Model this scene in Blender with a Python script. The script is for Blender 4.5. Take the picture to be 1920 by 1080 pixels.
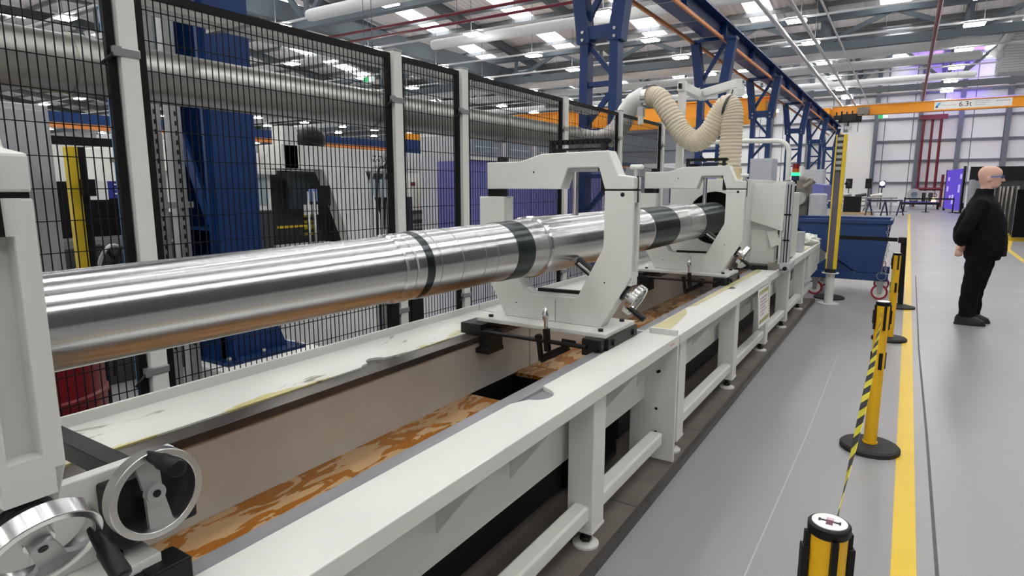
import bpy, bmesh, math, random
from mathutils import Vector, Matrix
R = math.radians
random.seed(7)
scene = bpy.context.scene
C = scene.collection
for o in list(bpy.data.objects):
    bpy.data.objects.remove(o, do_unlink=True)

# ------------------------------------------------------------ camera
cd = bpy.data.cameras.new('camera'); cam = bpy.data.objects.new('camera', cd); C.objects.link(cam)
cam.location = (0, 0, 1.55)
cam.rotation_euler = (R(90 - 9.2845), 0, R(32.4175))
cd.sensor_width = 36.0; cd.lens = 1150.0 / 1920.0 * 36.0; cd.clip_start = .05; cd.clip_end = 300
scene.camera = cam
# ------------------------------------------------------------ world, exposure
w = bpy.data.worlds.new('world'); scene.world = w; w.use_nodes = True
bg = w.node_tree.nodes['Background']; bg.inputs[0].default_value = (.75, .85, 1, 1); bg.inputs[1].default_value = 1.0
vs = scene.view_settings
vs.view_transform = 'Standard'; vs.look = 'None'; vs.gamma = 1.0; vs.use_curve_mapping = False; vs.exposure = -0.07
scene.cycles.max_bounces = 7; scene.cycles.diffuse_bounces = 3; scene.cycles.glossy_bounces = 3; scene.cycles.transmission_bounces = 4
SKY_STRENGTH = 9.5
LAMP_STRENGTH = 55.0

# ------------------------------------------------------------ materials
def lin(c):
    return tuple(((v/255.)/12.92 if v/255. <= .04045 else ((v/255.+.055)/1.055)**2.4) for v in c)
MATS = {}
def mat(name, rgb, rough=.5, metal=0., var=.08, scale=6., bump=0., bscale=80., spec=.5, coat=0., stretch=(1, 1, 1), aniso=0.):
    if name in MATS: return MATS[name]
    m = bpy.data.materials.new(name); m.use_nodes = True; MATS[name] = m
    nt = m.node_tree; b = nt.nodes['Principled BSDF']
    c = lin(rgb)
    tc = nt.nodes.new('ShaderNodeTexCoord'); mp = nt.nodes.new('ShaderNodeMapping')
    mp.inputs['Scale'].default_value = stretch
    nt.links.new(tc.outputs['Object'], mp.inputs[0])
    n = nt.nodes.new('ShaderNodeTexNoise'); n.inputs['Scale'].default_value = scale; n.inputs['Detail'].default_value = 4
    nt.links.new(mp.outputs[0], n.inputs['Vector'])
    cr = nt.nodes.new('ShaderNodeValToRGB')
    cr.color_ramp.elements[0].position = .3; cr.color_ramp.elements[1].position = .7
    cr.color_ramp.elements[0].color = tuple(v*(1-var) for v in c)+(1,)
    cr.color_ramp.elements[1].color = tuple(min(1, v*(1+var)) for v in c)+(1,)
    nt.links.new(n.outputs[0], cr.inputs[0]); nt.links.new(cr.outputs[0], b.inputs['Base Color'])
    b.inputs['Roughness'].default_value = rough; b.inputs['Metallic'].default_value = metal
    b.inputs['Specular IOR Level'].default_value = spec
    if coat: b.inputs['Coat Weight'].default_value = coat
    if aniso: b.inputs['Anisotropic'].default_value = aniso
    if bump:
        n2 = nt.nodes.new('ShaderNodeTexNoise'); n2.inputs['Scale'].default_value = bscale
        nt.links.new(mp.outputs[0], n2.inputs['Vector'])
        bp = nt.nodes.new('ShaderNodeBump'); bp.inputs['Strength'].default_value = bump; bp.inputs['Distance'].default_value = .01
        nt.links.new(n2.outputs[0], bp.inputs['Height']); nt.links.new(bp.outputs[0], b.inputs['Normal'])
    return m
def emit(name, rgb, s):
    if name in MATS: return MATS[name]
    m = bpy.data.materials.new(name); m.use_nodes = True; MATS[name] = m
    nt = m.node_tree; nt.nodes.clear()
    e = nt.nodes.new('ShaderNodeEmission'); e.inputs[0].default_value = lin(rgb)+(1,); e.inputs[1].default_value = s
    o = nt.nodes.new('ShaderNodeOutputMaterial'); nt.links.new(e.outputs[0], o.inputs[0])
    return m

def nodes_of(m):
    nt = m.node_tree; return nt, nt.nodes['Principled BSDF'], nt.nodes['Mapping'], nt.nodes['Color Ramp']

white = mat('machine_paint', (214, 216, 211), .42, var=.025, scale=3)
white2 = mat('post_paint', (220, 221, 218), .45, var=.03)
cream = mat('background_machine_paint', (226, 226, 222), .45, var=.03)
grey = mat('grey_paint', (150, 154, 160), .5, var=.04)
lgrey = mat('light_grey_paint', (178, 181, 186), .5, var=.04)
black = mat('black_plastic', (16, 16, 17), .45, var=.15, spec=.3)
blacksteel = mat('black_oxide_steel', (22, 22, 23), .4, var=.2, spec=.35)
rubber = mat('black_rubber', (28, 28, 28), .7, var=.15)
steel = mat('ground_steel', (150, 151, 157), .4, metal=.35, var=.18, scale=9, stretch=(1, .15, 1))
darksteel = mat('oily_dark_steel', (92, 86, 82), .3, metal=.6, var=.3, scale=14, stretch=(1, .3, 1))
chrome = mat('polished_aluminium', (214, 214, 214), .2, metal=1, var=.05)
brushed = mat('brushed_aluminium', (206, 206, 204), .3, metal=1, var=.05)
castalu = mat('cast_aluminium', (178, 178, 178), .42, metal=.6, var=.06)
galv = mat('galvanised_duct', (176, 176, 172), .36, metal=.8, var=.12, scale=5, stretch=(1, .3, 1))
zinc = mat('zinc_plate', (170, 172, 172), .35, metal=.8, var=.12)
blue = mat('crane_blue_paint', (11, 47, 98), .45, var=.1, scale=3, spec=.35)
skipblue = mat('skip_blue_paint', (24, 56, 108), .5, var=.1, scale=3)
orange = mat('crane_orange_paint', (232, 150, 20), .45, var=.05)
copper = mat('conductor_orange', (205, 126, 60), .5, var=.12)
yellow = mat('safety_yellow', (226, 174, 18), .38, var=.04)
yellow2 = mat('guard_yellow', (222, 190, 40), .45, var=.06)
red = mat('drum_red', (120, 8, 26), .4, var=.1)
pipered = mat('sprinkler_red', (110, 18, 40), .45, var=.1)
purple = mat('purple_panel', (108, 110, 176), .5, var=.06)
hosem = mat('hose_beige', (208, 198, 176), .5, var=.05)
girderm = mat('girder_grey', (92, 104, 112), .55, var=.05, scale=1)
roofm = mat('roof_sheet', (226, 222, 222), .6, var=.05, scale=.7)
wallm = mat('wall_cladding', (248, 248, 249), .55, var=.03, scale=.5)
wallsteel = mat('wall_steel', (110, 116, 124), .5, var=.06)
ductwhite = mat('fabric_duct', (226, 228, 228), .7, var=.03, scale=1)
cloth = mat('black_cloth', (11, 11, 14), .85, spec=.2, var=.3, scale=10, bump=.25, bscale=30)
trouser = mat('trouser_cloth', (9, 9, 12), .9, spec=.2, var=.3, scale=9, bump=.25, bscale=25)
skin = mat('skin', (214, 170, 152), .5, var=.06, scale=12)
shoe = mat('shoe_leather', (22, 20, 20), .5, var=.2)
paper = mat('paper_white', (228, 228, 226), .7, var=.03)
concrete = mat('plinth_concrete', (112, 104, 98), .5, var=.16, scale=7)
platesteel = mat('plinth_steel_edge', (84, 80, 78), .4, metal=.5, var=.15)
glass = mat('tinted_window', (70, 80, 86), .12, var=.2, scale=2)
paleglass = mat('pale_window', (168, 184, 190), .12, var=.15, scale=2)
darkgrey = mat('dark_machine_grey', (52, 54, 58), .5, var=.2)
brownmetal = mat('oily_machine_grey', (126, 122, 114), .4, metal=.4, var=.25, scale=14)
bluepipe = mat('compressed_air_blue', (58, 130, 186), .4, var=.05)
wood = mat('pallet_wood', (188, 160, 120), .7, var=.15)
navy = mat('navy_steel', (30, 40, 78), .5, var=.1)

# ------------------------------------------------------------ mesh builder
ORIG = {}
def frame_from(d):
    d = Vector(d).normalized()
    up = Vector((0, 0, 1)) if abs(d.z) < .95 else Vector((1, 0, 0))
    a = d.cross(up).normalized(); b = a.cross(d).normalized()
    return d, a, b
class MB:
    def __init__(s): s.v = []; s.f = []; s.s = []
    def add(s, vs, fs, smooth=False):
        n = len(s.v); s.v += [tuple(v) for v in vs]
        for f in fs: s.f.append([n+i for i in f]); s.s.append(smooth)
        return s
    def box(s, x0, x1, y0, y1, z0, z1):
        v = [(x, y, z) for x in (x0, x1) for y in (y0, y1) for z in (z0, z1)]
        return s.add(v, [(0, 1, 3, 2), (4, 6, 7, 5), (0, 4, 5, 1), (2, 3, 7, 6), (0, 2, 6, 4), (1, 5, 7, 3)])
    def bar(s, p0, p1, w, h, up=None):
        p0 = Vector(p0); p1 = Vector(p1); d, a, b = frame_from(p1-p0)
        if up is not None:
            a = d.cross(Vector(up)).normalized(); b = a.cross(d).normalized()
        v = []
        for p in (p0, p1):
            for i, j in ((-1, -1), (1, -1), (1, 1), (-1, 1)): v.append(p+a*(i*w/2)+b*(j*h/2))
        return s.add(v, [(0, 3, 2, 1), (4, 5, 6, 7), (0, 1, 5, 4), (1, 2, 6, 5), (2, 3, 7, 6), (3, 0, 4, 7)])
    def prism(s, poly, axis, a0, a1):
        def mk(p, a):
            if axis == 'y': return (p[0], a, p[1])
            if axis == 'x': return (a, p[0], p[1])
            return (p[0], p[1], a)
        n = len(poly)
        v = [mk(p, a0) for p in poly]+[mk(p, a1) for p in poly]
        f = [list(range(n)), list(range(2*n-1, n-1, -1))]+[(i, (i+1) % n, n+(i+1) % n, n+i) for i in range(n)]
        return s.add(v, f)
    def cyl(s, p0, p1, r0, r1=None, n=16, caps=True):
        r1 = r0 if r1 is None else r1
        p0 = Vector(p0); p1 = Vector(p1); d, a, b = frame_from(p1-p0)
        v = []
        for p, r in ((p0, r0), (p1, r1)):
            for i in range(n):
                t = 2*math.pi*i/n; v.append(p+a*(r*math.cos(t))+b*(r*math.sin(t)))
        s.add(v, [(i, (i+1) % n, n+(i+1) % n, n+i) for i in range(n)], True)
        if caps: s.add(v[:n], [list(range(n-1, -1, -1))]); s.add(v[n:], [list(range(n))])
        return s
    def loft(s, rings, smooth=True, caps=True):
        n = len(rings[0]); v = [p for r in rings for p in r]
        f = []
        for k in range(len(rings)-1):
            for i in range(n): f.append((k*n+i, k*n+(i+1) % n, (k+1)*n+(i+1) % n, (k+1)*n+i))
        s.add(v, f, smooth)
        if caps: s.add(rings[0], [list(range(n-1, -1, -1))]); s.add(rings[-1], [list(range(n))])
        return s
    def tube(s, path, r, n=12, caps=True):
        path = [Vector(p) for p in path]; rings = []
        ref = None
        for i, p in enumerate(path):
            d = (path[min(i+1, len(path)-1)]-path[max(i-1, 0)]).normalized()
            if ref is None: ref = frame_from(d)[1]
            a = (ref-d*ref.dot(d)).normalized(); b = d.cross(a); ref = a
            rr = r[i] if isinstance(r, (list, tuple)) else r
            rings.append([p+a*(rr*math.cos(2*math.pi*k/n))+b*(rr*math.sin(2*math.pi*k/n)) for k in range(n)])
        return s.loft(rings, True, caps)
    def lathe(s, prof, org, axis=(0, 0, 1), n=32, smooth=True, caps=True):
        d, a, b = frame_from(axis); org = Vector(org); rings = []
        for r, h in prof:
            rings.append([org+d*h+a*(r*math.cos(2*math.pi*k/n))+b*(r*math.sin(2*math.pi*k/n)) for k in range(n)])
        return s.loft(rings, smooth, caps)
    def ring(s, org, axis, ri, ro, h0, h1, n=40):
        d, a, b = frame_from(axis); org = Vector(org); rr = []
        for r, h in ((ri, h0), (ro, h0), (ro, h1), (ri, h1)):
            rr.append([org+d*h+a*(r*math.cos(2*math.pi*k/n))+b*(r*math.sin(2*math.pi*k/n)) for k in range(n)])
        for q in range(4):
            s.loft([rr[q], rr[(q+1) % 4]], True, False)
        return s
    def sphere(s, c, r, n=16, m=10, sc=(1, 1, 1)):
        rings = []
        for j in range(1, m):
            t = math.pi*j/m
            rings.append([(c[0]+sc[0]*r*math.sin(t)*math.cos(2*math.pi*k/n), c[1]+sc[1]*r*math.sin(t)*math.sin(2*math.pi*k/n), c[2]+sc[2]*r*math.cos(t)) for k in range(n)])
        return s.loft(rings, True, True)
    def build(s, name, m, parent=None, bevel=0, seg=2, label=None, stuff=False, sharp=38):
        org = Vector((0, 0, 0))
        if parent is not None: org = ORIG[parent.name]
        me = bpy.data.meshes.new(name)
        me.from_pydata([tuple(Vector(v)-org) for v in s.v], [], s.f); me.update()
        for p, fl in zip(me.polygons, s.s): p.use_smooth = fl
        bm = bmesh.new(); bm.from_mesh(me)
        bmesh.ops.remove_doubles(bm, verts=bm.verts, dist=1e-6)
        bmesh.ops.recalc_face_normals(bm, faces=bm.faces)
        if any(s.s):
            for e in bm.edges:
                if len(e.link_faces) == 2 and (e.link_faces[0].smooth != e.link_faces[1].smooth or e.calc_face_angle(0) > R(sharp)): e.smooth = False
        bm.to_mesh(me); bm.free()
        me.materials.append(m)
        o = bpy.data.objects.new(name, me); C.objects.link(o)
        if parent is not None: o.parent = parent
        ORIG[o.name] = org
        if bevel:
            b = o.modifiers.new('bevel', 'BEVEL'); b.width = bevel; b.segments = seg; b.limit_method = 'ANGLE'; b.angle_limit = R(40)
            b.harden_normals = False
        if label: o['label'] = label
        if stuff: o['kind'] = 'stuff'
        return o
def thing(name, loc, label, cat, group=None, kind=None):
    o = bpy.data.objects.new(name, None); C.objects.link(o)
    o.empty_display_size = .1; o.location = loc; ORIG[o.name] = Vector(loc)
    if label: o['label'] = label
    if cat: o['category'] = cat
    if group: o['group'] = group
    if kind: o['kind'] = kind
    return o
def tag(o, label, cat, group=None, kind=None):
    o['label'] = label; o['category'] = cat
    if group: o['group'] = group
    if kind: o['kind'] = kind
    return o
def struct(o, label=None):
    o['kind'] = 'structure'
    if label: o['label'] = label
    return o
def copy_tree(o, loc=None, label=None, group=None, parent=None):
    c = o.copy(); C.objects.link(c); c.parent = parent
    if loc is not None: c.location = loc
    if label: c['label'] = label
    if group: c['group'] = group
    for ch in list(o.children): copy_tree(ch, None, None, None, c)
    return c
def text_part(txt, size, loc, rot, m, name, parent, depth=.001, align='CENTER', sx=1.0):
    cu = bpy.data.curves.new('t', 'FONT'); cu.body = txt; cu.size = size; cu.extrude = depth
    cu.align_x = align; cu.align_y = 'CENTER'
    o = bpy.data.objects.new('t', cu); C.objects.link(o)
    dg = bpy.context.evaluated_depsgraph_get()
    me = bpy.data.meshes.new_from_object(o.evaluated_get(dg))
    bpy.data.objects.remove(o, do_unlink=True)
    me.transform(Matrix.Translation(Vector(loc)-ORIG[parent.name]) @ rot.to_4x4() @ Matrix.Diagonal((sx, 1, 1, 1)))
    me.materials.clear(); me.materials.append(m)
    p = bpy.data.objects.new(name, me); C.objects.link(p); p.parent = parent; ORIG[p.name] = ORIG[parent.name]
    return p
# ============================================================ SETTING
# floor
fm = mat('epoxy_floor', (140, 140, 142), .3, var=.05, scale=.55, spec=.45)
nt, b, mp, cr = nodes_of(fm)
n = nt.nodes.new('ShaderNodeTexNoise'); n.inputs['Scale'].default_value = .9; n.inputs['Detail'].default_value = 6
nt.links.new(mp.outputs[0], n.inputs['Vector'])
rr = nt.nodes.new('ShaderNodeMapRange'); rr.inputs[1].default_value = .3; rr.inputs[2].default_value = .7; rr.inputs[3].default_value = .30; rr.inputs[4].default_value = .36
nt.links.new(n.outputs[0], rr.inputs[0]); nt.links.new(rr.outputs[0], b.inputs['Roughness'])
floor = struct(MB().box(-90, 12, -14, 62, -.2, 0).build('floor', fm))
# painted line and joints on the floor
def strip(pts, wd, z0, z1):
    m = MB(); L = []; Rr = []
    for i, p in enumerate(pts):
        a = Vector(pts[max(i-1, 0)]); c = Vector(pts[min(i+1, len(pts)-1)]); d = (c-a).normalized(); nn = Vector((-d.y, d.x))
        q = Vector(p); L.append(q+nn*wd/2); Rr.append(q-nn*wd/2)
    for i in range(len(pts)-1):
        v = []
        for z in (z0, z1):
            for q in (L[i], Rr[i], Rr[i+1], L[i+1]): v.append((q.x, q.y, z))
        m.add(v, [(0, 1, 2, 3), (4, 7, 6, 5), (0, 4, 5, 1), (1, 5, 6, 2), (2, 6, 7, 3), (3, 7, 4, 0)])
    return m
linem = mat('line_yellow', (214, 180, 22), .4, var=.05, scale=3)
strip([(.115, -2), (.124, 2.7), (.148, 10.2), (.27, 44)], .09, .0005, .002).build('floor_marking', linem, floor)
cv = [(2.6+2.2*math.sin(R(a)), 15.5+0.045*a) for a in range(-10, 60, 7)]
strip([(2.28, 15.2), (2.25, 17.2), (2.31, 19.9), (2.7, 23.0), (3.4, 26)], .10, .0005, .002).build('floor_marking', linem, floor)
jm = mat('joint_sealant', (76, 76, 78), .6, var=.2, scale=20)
strip([(.255, -1), (.24, 2.8), (.243, 4.5), (.235, 7), (.27, 13)], .014, .0003, .0015).build('expansion_joint', jm, floor)
wm = mat('floor_scuff', (166, 167, 170), .35, var=.08, scale=4)
strip([(-.42, 2.2), (-.40, 4.2), (-.41, 6.4)], .006, .0003, .001).build('expansion_joint', wm, floor)

# walls: far wall with cladding panels, columns and rails
Yw = 62
wall = struct(MB().box(-90, 12, Yw, Yw+.3, 0, 12.6).build('wall_back', wallsteel))
px = [-42+2.0*i for i in range(33)]
zz = [0, 1.95, 3.75, 5.37, 7.2, 9.2, 12.4]
pmesh = {}
for j in range(6):
    for i in range(32):
        if not (-20 < px[i] < 12): continue
        key = j
        if key not in pmesh:
            o = MB().box(0, 1.94, -.05, 0, 0, zz[j+1]-zz[j]-.02).build('cladding_panel', wallm, wall)
            pmesh[key] = o.data
        else:
            o = bpy.data.objects.new('cladding_panel', pmesh[key]); C.objects.link(o); o.parent = wall
        o.location = (px[i]+.03, Yw, zz[j])
for j in range(1, 6): MB().box(-90, 12, Yw-.22, Yw-.05, zz[j]-.09, zz[j]+.09).build('wall_rail', wallsteel, wall)
for x in (-11, -7.8, -4.9, -2.64, .475, 3.19, 6.16, 9.2): MB().box(x-.16, x+.16, Yw-.45, Yw-.05, 0, 12).build('wall_column', wallsteel, wall)
struct(MB().box(-90.3, -90, -14, 62, 0, 12.6).build('wall_left', wallm))
struct(MB().box(12, 12.3, -14, 62, 0, 12.6).build('wall_right', mat('unseen_dark_wall', (66, 70, 74), .6)))  # unseen wall, set dark and near to cut light from the right
struct(MB().box(-90, 12, -14.3, -14, 0, 12.6).build('wall_front', wallm))

# roof: ridges and valleys running across the hall
def roofz(y):
    P_ = [(-14.3, 10.1), (-8, 9.9), (6.0, 11.9), (20.0, 12.3), (38.0, 9.9), (55.0, 12.2), (62.3, 11.3)]
    for (y0, z0), (y1, z1) in zip(P_, P_[1:]):
        if y <= y1: return z0+(z1-z0)*(y-y0)/(y1-y0)
    return P_[-1][1]
RP = [-14.3, -8, 6.0, 20.0, 38.0, 55.0, 62.3]
m = MB()
for y0, y1 in zip(RP, RP[1:]):
    m.add([(-90.3, y0, roofz(y0)), (12.3, y0, roofz(y0)), (12.3, y1, roofz(y1)), (-90.3, y1, roofz(y1)),
           (-90.3, y0, roofz(y0)+.2), (12.3, y0, roofz(y0)+.2), (12.3, y1, roofz(y1)+.2), (-90.3, y1, roofz(y1)+.2)],
          [(0, 1, 2, 3), (4, 7, 6, 5), (0, 4, 5, 1), (1, 5, 6, 2), (2, 6, 7, 3), (3, 7, 4, 0)])
ceil = struct(m.build('ceiling', roofm))
nt, b, mp, cr = nodes_of(roofm)
wv = nt.nodes.new('ShaderNodeTexWave'); wv.wave_type = 'BANDS'; wv.bands_direction = 'X'; wv.inputs['Scale'].default_value = 1.0
nt.links.new(mp.outputs[0], wv.inputs['Vector']); wv.inputs['Distortion'].default_value = 0
bp = nt.nodes.new('ShaderNodeBump'); bp.inputs['Strength'].default_value = .8; bp.inputs['Distance'].default_value = .05
nt.links.new(wv.outputs[0], bp.inputs['Height']); nt.links.new(bp.outputs[0], b.inputs['Normal'])
pur = mat('purlin_grey', (120, 124, 128), .5, metal=.2, var=.05)
y = -13.0
while y < 62:
    z = roofz(y)
    MB().box(-90, 12, y-.05, y+.05, z-.24, z-.02).build('purlin', pur, ceil); y += 1.9
raft = mat('rafter_grey', (70, 78, 84), .55, var=.05, scale=1)
for x in [-86+5.85*i for i in range(17)]:
    for y0, y1 in zip(RP, RP[1:]):
        MB().bar((x, y0, roofz(y0)-.45), (x, y1, roofz(y1)-.45), .26, .46).build('rafter', raft, ceil)
skym = emit('rooflight_daylight', (246, 247, 247), SKY_STRENGTH)
k = 0; skp = {}
for x in [-83.1, -71.4, -59.7, -48.0]+[-36.3+5.85*i for i in range(9)]:
    for y0, y1 in zip(RP, RP[1:]):
        L = math.hypot(y1-y0, roofz(y1)-roofz(y0))
        for a, c in ((.12, .32), (.40, .60), (.68, .88)):
            ya = y0+(y1-y0)*a; yb = y0+(y1-y0)*c
            za = roofz(ya)-.012; zb = roofz(yb)-.012; wd = .62
            MB().add([(x-wd, ya, za), (x+wd, ya, za), (x+wd, yb, zb), (x-wd, yb, zb), (x-wd, ya, za+.01), (x+wd, ya, za+.01), (x+wd, yb, zb+.01), (x-wd, yb, zb+.01)],
                     [(0, 1, 2, 3), (4, 7, 6, 5), (0, 4, 5, 1), (1, 5, 6, 2), (2, 6, 7, 3), (3, 7, 4, 0)]).build('rooflight_pane', skym, ceil)
# lattice girders across the hall
for gy in (1.8, 18.2, 34.6, 51.0):
    zt = roofz(gy)-.7
    g = MB().box(-90, 12, gy-.16, gy+.16, 8.08, 8.46).build('girder_bottom_chord', girderm, ceil)
    MB().box(-90, 12, gy-.14, gy+.14, zt-.14, zt+.14).build('girder_top_chord', girderm, g)
    xs = [-39.2+5.85*i for i in range(9)]
    for x in xs:
        for sx in (-1, 1):
            MB().bar((x+sx*.15, gy, 8.44), (x+sx*2.92, gy, zt), .16, .2).build('brace', girderm, g)
        MB().box(x-.08, x+.08, gy-.08, gy+.08, 8.44, zt).build('brace', girderm, g)
        MB().prism([(x-.5, 8.44), (x+.5, 8.44), (x+.25, 8.8), (x-.25, 8.8)], 'y', gy-.02, gy+.02).build('gusset_plate', girderm, g)
for x in (-23.0,):
    MB().box(x-.2, x+.2, -14, 62, 8.5, 9.3).build('longitudinal_beam', girderm, ceil)
# white trunking lines carrying the lamps, between the girders
trunk = mat('trunking_white', (206, 208, 210), .45, var=.03)
LX = [-80.1, -68.4, -62.6, -56.7, -50.9, -45, -39.2, -33.3, -27.5, -21.7, -15.9, -10.0, -4.15, 1.7, 7.55]
LY = [-8.6, -3.4, 1.5, 6.6, 11.7, 16.9, 22.0, 27.0, 31.3, 36.6, 41.8, 46.8, 51.4, 57.1]
for i, y in enumerate(LY):
    t = MB().box(-86, 11.8, y-.05, y+.05, 7.98, 8.05).build('lighting_trunking', trunk)
    m = MB()
    for x in range(-82, 11, 6): m.cyl((x, y, 8.04), (x, y, roofz(y)-.1), .012, n=5)
    m.build('hanger_rod', wallsteel, t, stuff=True)
    tag(t, 'long white trunking bar carrying ceiling lamps across the hall', 'trunking', 'trunking bars under the roof')
lampm = emit('lamp_panel', (255, 251, 243), LAMP_STRENGTH)
L0 = None
for x in LX:
    for y in LY:
        if x < -36 and y < 1: continue
        if L0 is None:
            L0 = thing('ceiling_lamp', (x, y, 7.9), 'bright rectangular white ceiling lamp hanging from its trunking under the roof', 'ceiling lamp', 'lamps hung in rows under the roof')
            MB().box(x-.36, x+.36, y-.28, y+.28, 7.91, 7.98).build('housing', trunk, L0)
            MB().box(x-.33, x+.33, y-.25, y+.25, 7.87, 7.912).build('diffuser', lampm, L0)
            MB().box(x-.3, x+.3, y-.2, y-.08, 7.98, 7.99).build('added_roof_glow', lampm, L0)  # glowing strip added on top of the lamp to brighten the roof
        else:
            copy_tree(L0, (x, y, 7.9))
# fabric air ducts across the hall
def fduct(x0, x1, y, z, r, label):
    t = thing('fabric_air_duct', ((x0+x1)/2, y, z-r), label, 'air duct', 'white air ducts under the roof')
    pr = [(r*.3, 0), (r*.92, .1), (r, .25), (r, x1-x0-.25), (r*.92, x1-x0-.1), (r*.3, x1-x0)]
    MB().lathe(pr, (x0, y, z), (1, 0, 0), 24).build('duct_body', ductwhite, t)
    m = MB()
    for i in range(int((x1-x0)/3)): m.cyl((x0+1.5+3*i, y, z+r*.98), (x0+1.5+3*i, y, roofz(y)-.1), .012, n=5)
    m.build('hanger_rod', wallsteel, t, stuff=True)
fduct(-19.6, 11, 16.5, 7.93, .22, 'white round fabric air duct nearest the camera under the roof')
fduct(-19.0, 11, 23.0, 8.0, .22, 'white round fabric air duct above the black fence posts')
fduct(-60, 3.0, 36.0, 8.28, .33, 'white round fabric air duct just under the near lattice girder')
fduct(-60, 2.7, 40.6, 8.28, .24, 'white round fabric air duct between the two lattice girders')
fduct(-60, 3.0, 47.6, 8.36, .2, 'white round fabric air duct just above the orange crane girder')
# long pipes along the hall under the roof
def pipeY(x, z, r, m, name, label, cat, y0=4, y1=60):
    o = MB().cyl((x, y0, z), (x, y1, z), r, n=10).build(name, m)
    tag(o, label, cat); return o
pipeY(-4.53, 7.45, .085, trunk, 'services_pipe', 'thick pale pipe running above the blue crane runway beam', 'pipe')
pipeY(-3.66, 7.45, .065, trunk, 'services_pipe', 'thinner pale pipe next to the thick one above the runway beam', 'pipe')
pipeY(-2.84, 7.5, .033, trunk, 'services_pipe', 'thin pale conduit with fixings right of the two pale pipes', 'pipe')
pipeY(.41, 7.45, .075, pipered, 'sprinkler_pipe', 'dark red sprinkler main running along the middle of the roof', 'pipe', 4, 58)
for yy, lb in ((21.3, 'upper dark red sprinkler pipe crossing over the white air duct'), (20.2, 'lower dark red sprinkler pipe crossing over the white air duct')):
    o = MB().cyl((-24, yy, 8.25), (-6.5, yy, 8.25), .06, n=8).build('sprinkler_pipe', pipered); tag(o, lb, 'pipe')
# striped plant enclosure under the roof on the right
t = thing('plant_enclosure', (8, 40, 7.1), 'pale ribbed plant enclosure under the roof at the right edge', 'enclosure')
MB().box(3.3, 11.9, 39, 40.6, 7.1, 9.2).build('body', trunk, t)
for i in range(16): MB().box(3.26, 3.3, 39, 40.6, 7.15+.125*i, 7.21+.125*i).build('rib', lgrey, t)
for i in range(16): MB().box(3.3, 11.9, 38.96, 39, 7.15+.125*i, 7.21+.125*i).build('rib', lgrey, t)
t2 = thing('extract_pipe', (3.5, 36, 7.5), 'bent white pipe with a flared end beside the ribbed plant enclosure', 'pipe')
MB().tube([(3.5, 35.2, 9.4), (3.45, 35.3, 8.9), (3.4, 35.6, 8.5), (3.3, 36.6, 8.3), (3.1, 37.4, 7.9)], .17, 12).build('pipe_run', trunk, t2)
MB().lathe([(.2, 0), (.3, .25), (.3, .32)], (3.1, 37.4, 7.9), (-.3, .3, -.7), 14).build('flared_end', trunk, t2)
# ============================================================ MACHINE BED
# special materials
def tray_mat():
    m = mat('stained_tray_paint', (216, 219, 213), .3, var=.03, scale=3)
    nt, b, mp, cr = nodes_of(m)
    n = nt.nodes.new('ShaderNodeTexNoise'); n.inputs['Scale'].default_value = 2.6; n.inputs['Detail'].default_value = 6; n.inputs['Roughness'].default_value = .62
    m2 = nt.nodes.new('ShaderNodeMapping'); m2.inputs['Scale'].default_value = (2.2, .8, 1)
    nt.links.new(nt.nodes['Texture Coordinate'].outputs['Object'], m2.inputs[0]); nt.links.new(m2.outputs[0], n.inputs['Vector'])
    sx = nt.nodes.new('ShaderNodeSeparateXYZ'); nt.links.new(nt.nodes['Texture Coordinate'].outputs['Object'], sx.inputs[0])
    # oil film collects along the inner edge of the tray
    mr = nt.nodes.new('ShaderNodeMapRange'); mr.inputs[1].default_value = -.50; mr.inputs[2].default_value = -.41; mr.inputs[3].default_value = -.07; mr.inputs[4].default_value = .12
    nt.links.new(sx.outputs[0], mr.inputs[0])
    ad = nt.nodes.new('ShaderNodeMath'); ad.operation = 'ADD'; nt.links.new(n.outputs[0], ad.inputs[0]); nt.links.new(mr.outputs[0], ad.inputs[1])
    r2 = nt.nodes.new('ShaderNodeValToRGB'); r2.color_ramp.elements[0].position = .58; r2.color_ramp.elements[1].position = .63
    nt.links.new(ad.outputs[0], r2.inputs[0])
    mx = nt.nodes.new('ShaderNodeMixRGB'); nt.links.new(r2.outputs[0], mx.inputs[0]); nt.links.new(cr.outputs[0], mx.inputs[1])
    mx.inputs[2].default_value = lin((196, 188, 130))+(1,)
    n3 = nt.nodes.new('ShaderNodeTexNoise'); n3.inputs['Scale'].default_value = 5.5; n3.inputs['Detail'].default_value = 8; n3.inputs['Distortion'].default_value = 1.5
    nt.links.new(m2.outputs[0], n3.inputs['Vector'])
    r3 = nt.nodes.new('ShaderNodeValToRGB'); r3.color_ramp.elements[0].position = .64; r3.color_ramp.elements[1].position = .72
    nt.links.new(n3.outputs[0], r3.inputs[0])
    mx2 = nt.nodes.new('ShaderNodeMixRGB'); nt.links.new(r3.outputs[0], mx2.inputs[0]); nt.links.new(mx.outputs[0], mx2.inputs[1])
    mx2.inputs[2].default_value = lin((128, 124, 108))+(1,)
    nt.links.new(mx2.outputs[0], b.inputs['Base Color'])
    return m
stained = tray_mat()
oily = mat('oily_yellow_film', (212, 204, 160), .25, var=.1, scale=6)
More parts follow.
